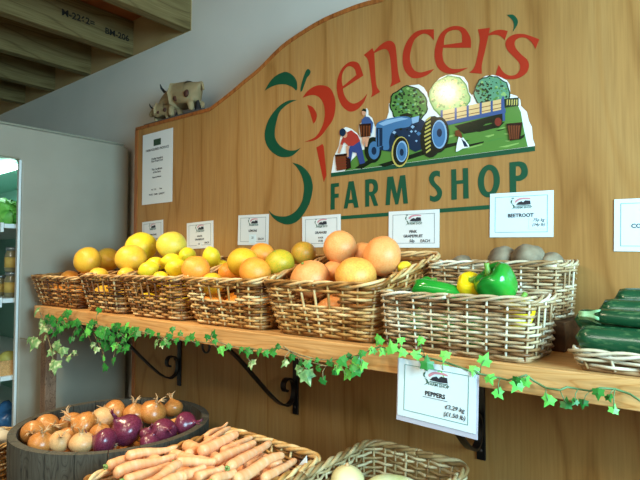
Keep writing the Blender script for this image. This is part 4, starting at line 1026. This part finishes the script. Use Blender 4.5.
# half barrel
BC = Vector((-1.434, -1.27 + .823, PZ)); BR, BH = .267, .456
br = empty('half_barrel', BC, 0, 'dark oak half barrel full of onions at the lower left', 'barrel')
ns = 22
for part in range(ns):
    a0, a1 = 2*PI*part/ns + .004, 2*PI*(part+1)/ns - .004; mb = MB(); vs = []; m_ = 4; hz = [0, .1, .2, .3, .4, BH]
    for z in hz:
        u = z/BH; R1 = BR*(.90 + .10*math.sin(u*PI/2)); R0 = R1 - .021
        for j in range(m_+1):
            a = a0 + (a1-a0)*j/m_; vs.append((R1*math.cos(a), R1*math.sin(a), z)); vs.append((R0*math.cos(a), R0*math.sin(a), z))
    W_ = 2*(m_+1); fs = []
    for i in range(len(hz)-1):
        for j in range(m_):
            b_ = i*W_+j*2; fs += [(b_, b_+2, b_+W_+2, b_+W_), (b_+1, b_+W_+1, b_+W_+3, b_+3)]
        b_ = i*W_; fs += [(b_, b_+W_, b_+W_+1, b_+1)]; b_ = i*W_+2*m_; fs += [(b_, b_+1, b_+W_+1, b_+W_)]
    for i in (0, len(hz)-1):
        for j in range(m_): b_ = i*W_+j*2; fs.append((b_, b_+1, b_+3, b_+2))
    mb.add(vs, fs, smooth=False).build('stave', 'barrel_oak', br)
for z in (.30, .10):
    u = z/BH; R1 = BR*(.90+.10*math.sin(u*PI/2)) + .0005; R2 = BR*(.90+.10*math.sin((z+.035)/BH*PI/2)) + .0005
    MB().lathe([(R1, z), (R1+.002, z), (R2+.002, z+.035), (R2, z+.035), (R1, z)], 64).build('hoop', 'hoop_iron', br)
MB().lathe([(0, .012), (BR*.90-.022, .012), (BR*.90-.022, .03), (0, .03)], 48).build('barrel_bottom', 'barrel_oak', br)

def cpt(px, py, z):  # point seen at a pixel at height z
    d = FW*FPX + RT*(px-320) + UP*(240-py); return CAM + d*((z - CAM.z)/d.z)
# onions
def make_onion(mat, seed, roots=True, tall=1.0):
    r = random.Random(seed); t = empty('onion', (0, 0, 0))
    prof = [(0, -.86), (.18, -.86), (.55, -.74), (.86, -.42), (1.0, 0), (.93, .36), (.70, .66), (.42, .86), (.22, 1.02), (.13, 1.20)]
    fine = []
    for i in range(len(prof)-1):
        for k in range(2):
            u = k/2; fine.append((prof[i][0]*(1-u)+prof[i+1][0]*u, (prof[i][1]*(1-u)+prof[i+1][1]*u)*tall))
    fine.append((prof[-1][0], prof[-1][1]*tall)); off = Vector((seed*5.1, 0, 2))
    def fn(th, q, z):
        k = 1 + .03*noise.noise(Vector((math.cos(th)*1.5, math.sin(th)*1.5, z)) + off) + .008*math.cos(th*14+seed)
        return Vector((q*k*math.cos(th), q*k*math.sin(th), z*.88))
    MB().lathe(fine, 32, fn=fn).build('bulb', mat, t)
    mb = MB()
    for k in range(6):
        a = r.uniform(0, 6.28); q = r.uniform(.2, .5)
        mb.tube([(0.08*math.cos(a), .08*math.sin(a), .95*tall), (.13*math.cos(a), .13*math.sin(a), 1.15*tall), (q*.55*math.cos(a), q*.55*math.sin(a), 1.4*tall), (q*1.2*math.cos(a+.3), q*1.2*math.sin(a+.3), (1.45+r.uniform(0, .25))*tall)], [.11, .085, .06, .01], 5, flat=.5)
    mb.build('neck', 'onion_dry' if 'red' not in mat else mat, t)
    mb = MB()
    for k in range(12):
        a = r.uniform(0, 6.28); q = r.uniform(.02, .2)
        mb.tube([(q*.6*math.cos(a), q*.6*math.sin(a), -.73), (q*math.cos(a), q*math.sin(a), -.83), (q*1.5*math.cos(a), q*1.5*math.sin(a), -.90-r.uniform(0, .05))], [.03, .022, .008], 4)
    mb.build('roots', 'onion_root', t)
    return t
protos = {}
OSPH = []
def put_onion(px, py, wpx, dist, mat, label, rot=(0, 0, 0), group='brown onions in the barrel', loc=None, R=None):
    key = mat
    if key not in protos: o = make_onion(mat, len(protos)+2); protos[key] = o
    else: o = copy_tree(protos[key])
    if loc is None:
        c = cpt(px, py - 1, PZ + BH - .014 + (444 - py) * .0004); r_ = wpx/2 * (c - CAM).length / FPX * .93
    else: c = Vector(loc); r_ = R
    o.location = c; o.rotation_euler = rot; o.scale = (r_,)*3
    if 'red' in mat: o.name = 'red_onion'
    OSPH.append((c, r_)); return tag(o, label, 'onion', group)
OB, OP_, OR_ = 'onion_skin', 'onion_skin_pale', 'red_onion_skin'
put_onion(33, 433.5, 21, .66, OB, 'brown onion at the far left of the barrel showing its grey root end', (1.25, .3, .9))
put_onion(46.5, 428.5, 24, .70, OB, 'orange brown onion leaning behind the far left one with dry neck to the right', (1.0, .9, 1.2))
put_onion(41, 444, 22, .615, OB, 'onion mostly buried at the front left of the barrel', (.4, .2, 1))
put_onion(60, 442.5, 20, .605, OP_, 'pale striped onion at the front left inside the rim', (.3, .8, 0))
put_onion(68, 437, 17, .655, OB, 'small reddish onion squeezed behind the pale striped one', (.5, 0, 2))
put_onion(71, 424.5, 22, .76, OB, 'brown onion with a long dry neck behind the shiny large one', (-.2, -.9, .2))
put_onion(84, 427.5, 28, .70, OB, 'large shiny golden onion, largest in the barrel', (.9, .35, -.7))
put_onion(102, 421.5, 25, .76, OP_, 'dull tan onion right of the large shiny one', (.8, .8, -.3))
put_onion(114, 413.5, 24, .86, OB, 'brown onion at the back with its tip pointing to the front', (1.1, .2, .1))
put_onion(134.5, 414.5, 22, .89, OB, 'shiny orange brown onion at the back centre', (.2, .1, .5))
put_onion(153, 413.5, 26, .89, OB, 'shiny brown onion at the back beside the darkest one', (.3, .5, .5))
put_onion(173, 409.5, 20, .98, OB, 'darkest onion in the shade at the back right of the barrel', (0, -.3, 0))
put_onion(82, 444, 23, .61, OP_, 'pale onion at the front rim below the large shiny one', (.2, .2, 0))
put_onion(100, 433.5, 19, .655, OB, 'orange onion half hidden left of the large purple one', (.2, .2, 0))
gro = 'red onions in the barrel'
put_onion(127, 431.5, 33, .68, OR_, 'large purple red onion in the middle with a pale papery neck', (.5, -.55, .4), gro)
put_onion(105, 443, 26, .60, OR_, 'dark red onion lying at the front rim pointing left', (0.2, -1.25, .5), gro)
put_onion(163.5, 433, 26, .72, OR_, 'glossy magenta red onion right of the large purple one', (.3, 1.1, .1), gro)
put_onion(185.5, 425.5, 25, .80, OR_, 'dark red onion at the far right inside the rim', (.6, 1.2, .9), gro)
put_onion(147, 435.5, 15, .69, OR_, 'small red onion between the two larger red ones', (0, .4, .5), gro)
put_onion(150, 444, 20, .62, OR_, 'dull red onion just showing at the front rim', (0, .4, .5), gro)
rg = random.Random(5)
cnt = 0
for layer in range(6):
    for k in range(90):
        a = rg.uniform(0, 2*PI); q = (BR-.028-.044)*math.sqrt(rg.random()); z = PZ + .03 + .034 + layer*.060
        p = Vector((BC.x+q*math.cos(a), BC.y+q*math.sin(a), z))
        if z < PZ+.40 and all((p-c).length > .93*(.036+r_) for c, r_ in OSPH):
            put_onion(0, 0, 0, 0, OB, 'brown onion buried under the others in the barrel', (rg.uniform(0, .5), rg.uniform(0, .5), a), 'brown onions under the pile in the barrel', p, .036); cnt += 1
# lath lying on the onions
p0, p1 = cpt(146, 431.5, PZ+BH-.012), cpt(181, 418.5, PZ+BH-.005)
mb = MB(); dv = (p1-p0); L = dv.length
mt = Matrix.Translation((p0+p1)/2) @ dv.to_track_quat('X', 'Z').to_matrix().to_4x4()
o = mb.box((-L/2, -.012, -.003), (L/2, .012, .003)).build('wooden_lath', 'shelf_pine'); o.matrix_world = mt
tag(o, 'thin wooden lath lying among the onions in the barrel', 'lath')

# carrot basket, swede basket, small basket
make_basket('willow_basket', (-.922, -1.27+.745, TZ+.0005), .325, .405, .145, .155, 'large honey willow basket heaped with carrots in the foreground', 'willow_honey', N_=44, seed=21, holes=('right',), taper=.88, rc=.04, group='willow baskets in the lower display', rim=.0065)
make_basket('willow_basket', (-.612, -1.27+.945, TZ+.0005), .262, .33, .145, .155, 'willow basket of pale vegetables at the bottom centre', 'willow_grey', N_=38, seed=22, holes=(), taper=.86, rc=.04, group='willow baskets in the lower display', rim=.0065)
p = at(4, 445, .72)
make_basket('willow_basket', (-2.07, -1.27+.70, PZ+.0005), .24, .24, .30, .30, 'tall small willow basket with a loop handle in the bottom left corner', 'willow_honey', N_=28, seed=23, holes=(), taper=.85, rc=.118, group='willow baskets in the lower display')
for i in range(7):
    a = i*2*PI/6; q = .062 if i < 6 else 0
    lump((-2.07+q*math.cos(a), -.57+q*math.sin(a), PZ+.30), .031, 'garlic', 'garlic_bulb', 'white garlic bulb in the small corner basket', 'garlic', 'garlic bulbs in the corner basket', seed=i)
for lay in range(1, 5):
    for i in range(5):
        a = i*2*PI/5 + lay; q = .055
        lump((-2.07+q*math.cos(a), -.57+q*math.sin(a), PZ+.30-lay*.055), .030, 'garlic', 'garlic_bulb', 'garlic bulb buried in the small corner basket', 'garlic', 'garlic bulbs deep in the corner basket', seed=i+lay)

def carrot(p0, p1, R, label, seed, top_=True, group='carrots heaped in the foreground basket', blunt=False):
    r = random.Random(seed); p0, p1 = Vector(p0), Vector(p1); ax = p1-p0; L = ax.length
    t = empty('carrot', p0, 0, label, 'carrot', group); t.rotation_euler = ax.to_track_quat('Z', 'Y').to_euler()
    bend = r.uniform(-.006, .006); b2 = r.uniform(-.004, .004); prof = [(0, 0)]
    for i in range(25):
        u = i/24; k = (1 - .38*u if blunt else 1 - .58*u**1.15)
        rr_ = R*k*(1 + .02*math.sin(u*31+seed))
        if u < .05: rr_ *= .55 + .45*math.sqrt(u/.05)
        if u > .92: rr_ *= math.sqrt(max(0.0, 1-((u-.92)/.08)**2))*.9 + .1*(1-u)/.08
        prof.append((max(rr_, .0006), u*L))
    def fn(th, q, z):
        u = z/L; return Vector((q*math.cos(th) + bend*math.sin(u*PI), q*math.sin(th) + b2*math.sin(u*2*PI), z))
    MB().lathe(prof, 18, fn=fn).build('root', 'carrot_skin', t)
    mb = MB()
    for k in range(5):
        a = k*1.3; mb.tube([(.003*math.cos(a), .003*math.sin(a), .002), (.004*math.cos(a), .004*math.sin(a), -.006-.002*(k % 2))], [.0026, .002], 5)
    if top_: mb.build('leaf_stub', 'carrot_top', t)
    return t
CZ = TZ + .150
def cpt(px, py, z):  # point seen at a pixel at height z
    d = FW*FPX + RT*(px-320) + UP*(240-py); return CAM + d*((z - CAM.z)/d.z)
# (thick end px,py), (tip px,py), height of thick end / tip above rim, width px, label
CR = [
 ((107,466.5),(160,450),.022,.020,10,'carrot at the left corner with a green stub',1),
 ((126,456.5),(178,446),.036,.030,10,'uppermost left carrot pointing to the back right',0),
 ((114,474),(177,455),.036,.040,11.5,'long carrot lying just below the uppermost left one',0),
 ((124,481),(172,464),.045,.050,11,'carrot in the front left with its blunt end down',1),
 ((144,488),(180,463),.058,.062,15,'thick pale carrot in the front centre left',0),
 ((176,463),(217,461),.048,.050,11,'carrot with a green top lying across the centre',1),
 ((160,487),(206,466),.066,.066,12,'carrot crossing the very front left of centre',0),
 ((186,455),(231,427),.026,.030,10,'slender carrot rising to the back with a pointed tip',0),
 ((205,437),(228,422),.020,.022,6,'thinnest carrot tip at the very back of the heap',0),
 ((200,452),(238,433.5),.036,.038,13,'thick blunt carrot at the back centre',0),
 ((222,452),(253,437),.026,.026,10,'carrot at the back with a rounded end, right of the thick blunt one',0),
 ((214,461),(256,442),.040,.036,11.5,'carrot pointing to the back below the rounded one',0),
 ((228,468),(271,442),.048,.036,12,'long carrot with a sharp tip toward the back right rim',1),
 ((246,468),(264,454),.030,.022,10,'short carrot under the sharp tipped one',0),
 ((250,465),(273,455),.016,.014,10,'pinkish carrot low at the right beneath the others',0),
 ((234,480),(284,455),.046,.036,14,'thick carrot at the front right with a blunt round end',0),
 ((262,479),(296,460),.022,.012,11,'carrot nearest the right rim of the basket',0),
 ((190,461),(224,460),.030,.030,9.5,'short carrot lying level in the middle',0),
 ((196,478),(224,467),.060,.060,11,'carrot in the front middle with a pale tip',0),
 ((212,482),(236,471),.062,.056,11,'carrot at the bottom edge beside the thick right one',1),
 ((182,478),(200,467),.066,.062,10,'small carrot on top at the front middle',0),
]
for i, (a, b, ha, hb_, wd, lab, tp) in enumerate(CR):
    p0, p1 = cpt(a[0], a[1], CZ+ha-.008), cpt(b[0], b[1], CZ+hb_-.008)
    dd = (p0 - CAM).length; R = wd/2 * dd/FPX * .90
    carrot(p0, p1, R, lab, i, bool(tp), blunt=(wd >= 11))
# carrots below, out of the photograph's view, carrying the heap
rg = random.Random(9)
for lay in range(6):
    z = TZ + .028 + lay*.026
    for k in range(7):
        y = -.695 + k*.052 + (lay % 2)*.012; x0 = -1.04 - .005*lay; x1 = -.825 + .005*lay
        if lay == 5 and (y < -.68 or y > -.40): continue
        if k % 2: x0, x1 = x1, x0
        carrot((x0, y, z), (x1, y+rg.uniform(-.01, .01), z+rg.uniform(-.003, .003)), .0165, 'carrot buried under the heap in the foreground basket', 40+lay*9+k, False, 'carrots at the bottom of the foreground basket', True)
# white ticket in the carrot basket
p = cpt(303, 462, CZ+.012); o = MB().add([(-.014, 0, -.012), (.012, .002, -.012), (.010, .001, .016), (.012, -.001, -.012), (-.014, -.0015, -.012), (.010, -.0005, .016)], [(0, 1, 2), (3, 4, 5), (0, 4, 3, 1), (1, 3, 5, 2), (2, 5, 4, 0)], smooth=False).build('paper_ticket', 'paper', None, p)
tag(o, 'small white paper ticket tucked at the right rim of the carrot basket', 'ticket')
# pale vegetables
def swede(px, py, wpx, z, label, mat, sc, seed, nm='turnip', rot=(0, 0, 0)):
    c = cpt(px, py, z); R = wpx/2*(c-CAM).length/FPX*.97
    t = empty(nm, c, 0, label, nm, None); t.rotation_euler = rot
    mb = MB(); off = Vector((seed, 0, 0))
    def fn(th, q, zz):
        p = Vector((q*math.cos(th), q*math.sin(th), zz)); p = p*(1+.05*noise.noise(p*1.4+off))*R; return Vector((p.x*sc[0], p.y*sc[1], p.z*sc[2]))
    mb.lathe([(math.sin(PI*i/16), -math.cos(PI*i/16)) for i in range(17)], 26, fn=fn).build('flesh', mat, t)
    MB().tube([(0, 0, R*sc[2]*.93), (.001, 0, R*sc[2]*1.1), (.003, 0, R*sc[2]*1.18)], [.007, .0045, .003], 8).build('stalk', 'onion_dry' if nm == 'turnip' else 'carrot_top', t)
    return t
swede(347, 481, 32, TZ+.115, 'round cream turnip in the bottom centre basket', 'swede_cream', (1, 1, .88), 1)
swede(394, 488, 28, TZ+.105, 'long pale green marrow lying in the bottom centre basket', 'marrow_skin', (.85, .85, 1.9), 2, 'marrow', (PI/2, .15, -1.1))
for i, (dx, dy) in enumerate([(-.07, -.06), (.05, -.07), (-.07, .05), (.06, .05), (0, -.005)]):
    lump((-.60+dx, -.325+dy, TZ+.045), .040, 'swede_cream', 'turnip', 'cream turnip lying at the bottom of the bottom centre basket', 'turnip', 'turnips at the bottom of the basket', (1, 1, .9), i, .05)

# ================================================================== IVY
def leaf(mb, c, size, ang, nrm, mi, r):
    """five-lobed ivy leaf, folded a little along its middle"""
    out = [(0, -.5), (.16, -.42), (.50, -.40), (.42, -.12), (.52, .12), (.22, .14), (0, .62), (-.22, .14), (-.52, .12), (-.42, -.12), (-.50, -.40), (-.16, -.42)]
    n_ = Vector(nrm).normalized(); u = Vector((math.cos(ang), 0, math.sin(ang))); u = (u - n_*u.dot(n_)).normalized(); v = n_.cross(u)
    fold = r.uniform(.15, .4)
    P_ = lambda x, y: Vector(c) + (u*x + v*y)*size*1.05 - n_*abs(x)*size*fold - n_*(y*y)*size*.25
    vs = [P_(0, 0)] + [P_(x, y) for x, y in out]; m = len(out)
    mb.add(vs, [(0, 1+i, 1+(i+1) % m) for i in range(m)], mi=mi, smooth=False)
ID = .905
def ivy(label, vine, leaves, vmat='vine_brown', vr=.0016, extra=(), seed=0):
    r = random.Random(seed); t = empty('ivy_garland', at(vine[0][0], vine[0][1], ID), 0, label, 'ivy', None); o_ = Vector(t.location)
    mb = MB()
    for v_ in [vine] + list(extra):
        pts = []
        for i in range(len(v_)-1):
            for k in range(4):
                u = k/4; q = at(v_[i][0]*(1-u)+v_[i+1][0]*u, v_[i][1]*(1-u)+v_[i+1][1]*u, ID+.004+.006*math.sin(i*1.7+u*1.7)); pts.append(q-o_)
        pts.append(at(*v_[-1], ID)-o_); mb.tube(pts, vr, 6)
    mb.build('vine', vmat, t)
    lb = MB(); st = MB()
    for (x, y, s_, k) in leaves:
        c = at(x, y, ID - r.uniform(.0, .018)); sz = s_*pscale(x, ID)*1.05
        leaf(lb, c-o_, sz, r.uniform(-.7, .7) + (PI if r.random() < .75 else 0), (r.uniform(-.25, .65), -1, r.uniform(-.1, .6)), k, r)
        # stalk back to the nearest vine point
        near = min([p for v_ in [vine] + list(extra) for p in v_], key=lambda p: (p[0]-x)**2 + (p[1]-y)**2)
        q = at(near[0], near[1], ID+.004); mid = (c+q)/2 + Vector((0, -.006, .004)); st.tube([q-o_, mid-o_, c-o_], .0008, 4)
    lb.build('leaves', ['ivy_green', 'ivy_dark', 'ivy_bright', 'ivy_cream'], t); st.build('leaf_stalks', vmat, t)
    return t
r = random.Random(33)
L1 = []
vine1 = [(44,318),(60,319),(80,322),(98,325),(118,330),(140,333),(165,338),(188,341),(212,343)]
for k in range(62):
    u = r.random()**1.15; x = 46 + u*92; y = 318 + (x-46)*.13 + r.gauss(6, 6); L1.append((x, min(y, 352), r.uniform(6.5, 10.5), r.choice([0, 0, 1, 0, 2, 1])))
for k in range(14):
    x = r.uniform(98, 124); L1.append((x, r.uniform(330, 350), r.uniform(7, 10), r.choice([0, 1, 0])))
L1 += [(104,368,9,0),(113,361,8,0),(103,358,6,2),(92,345,7,3),(96,350,7,3),(98,311,7,0),(68,312,7,0)]
for x, y, s_, k in [(151,334,8,0),(146,332,9,1),(158,336,7,0),(164,341,9,0),(169,337,7,1),(155,344,9,3),(162,345,7,3),(172,330,7,1),(180,333,6,0),(186,340,9,0),(192,336,8,0),(176,341,7,0),(168,345,7,1),(213,334,9,0),(207,338,7,1),(221,351,9,2),(196,343,7,0),(215,342,6,0)]: L1.append((x, y, s_, k))
ivy('dense green ivy trailing along the left half of the shelf edge', vine1, L1, seed=1, extra=[[(92,330),(98,342),(104,355),(104,368)], [(80,325),(88,335),(94,348)], [(112,335),(116,346),(113,360)]])
V = [(35,312,11,3),(33,344,15,3),(43,329,12,3),(44,338,9,3),(56,347,13,3),(50,353,9,3),(54,367,14,3),(51,362,9,3),(62,352,11,3),(40,322,9,3),(28,340,8,3),(68,357,9,3),(74,353,6,3)]
ivy('cream variegated ivy sprig hanging from the left end of the shelf', [(40,312),(45,325),(48,338),(52,352),(55,370)], V, seed=2, extra=[[(48,338),(36,341),(20,338)], [(52,350),(66,357),(78,355)]])
L3 = [(248,352,10,0),(251,364,10,3),(240,350,7,0),(258,352,8,0),(273,351,9,0),(266,354,7,0),(284,363,9,3),(298,370,9,3),(307,377,15,3),(308,363,9,0),(323,380,8,1),(343,362,11,0),(353,365,12,2),(358,359,10,0),(346,375,12,2),(355,372,12,0),(361.6,354,8,0),(335,371,8,1),(330,362,8,0),(338,369,9,2),(362,366,10,2),(349,357,7,1),(291,358,8,0),(300,362,7,1),(318,368,7,0),(277,347,7,1),(228,347,7,0),(316,360,6,0)]
ivy('ivy strand with pale leaves sagging under the grapefruit basket', [(213,340),(230,346),(246,348),(262,350),(280,348),(290,351),(300,355),(315,359),(330,360),(348,358),(362,354),(372,349)], L3, seed=3, extra=[[(283,346),(296,356),(310,362),(326,366),(342,364)], [(300,358),(306,368),(308,376)]])
L4 = [(378,341,11,2),(391,347,13,2),(372,351,8,2),(382,352,8,2),(402,353,9,2),(417,354,10,2),(427,363,13,1),(444.5,356,11,2),(443,370,11,2),(420,341,9,2),(401,341,8,2),(485,359.7,13,2),(474,370.6,11,2),(490,379,11,2),(499,394,11,2),(516.7,386,14,2),(526,381,11,2),(516,381,9,0),(548,401,13,2),(566,403,12,1),(583,404,10,1),(598,394,12,0),(609,398,9,0),(614,409,10,2),(575,402,8,1)]
ivy('thin green ivy vine with single bright leaves along the right half of the shelf edge', [(372,349),(380,347),(392,350),(405,353),(425,357),(445,362),(462,368),(480,374),(500,378),(508,380),(520,377),(526,375),(534,381),(546,388),(560,390),(567,387),(578,389),(590,391),(600,388),(615,389),(630,394),(642,402)], L4, 'vine_green', .0018, seed=4)

# ceiling spot lamps whose light falls on the display (outside the photograph's frame)
for (x, y, z), lab in ((SPOTS[0][0], 'small white ceiling spotlight farthest from the sign wall'), (SPOTS[1][0], 'small white ceiling spotlight above the left baskets'), (SPOTS[2][0], 'small white ceiling spotlight above the grapefruit basket')):
    z += .04
    t = empty('ceiling_spotlight', (x, y, 2.70), 0, lab, 'lamp', 'ceiling spotlights')
    MB().tube([(0, 0, -.001), (0, 0, z-2.70+.03)], .008, 8).build('stem', 'lamp_white', t)
    MB().lathe([(.02, z-2.70+.05), (.045, z-2.70+.03), (.05, z-2.70-.02), (.046, z-2.70-.02), (.04, z-2.70+.028), (.0, z-2.70+.04)], 24).build('lamp_shade', 'lamp_white', t)
t = empty('added_fill_housing', (-0.6, -2.5, 2.70), 0, 'flat rectangular housing added for the fill light on the shop ceiling', 'lamp')  # unseen housing, added to go with the fill lamp
MB().box((-.62, -.17, -.03), (.62, .17, -.001)).build('housing', 'lamp_white', t, bevel=.003)
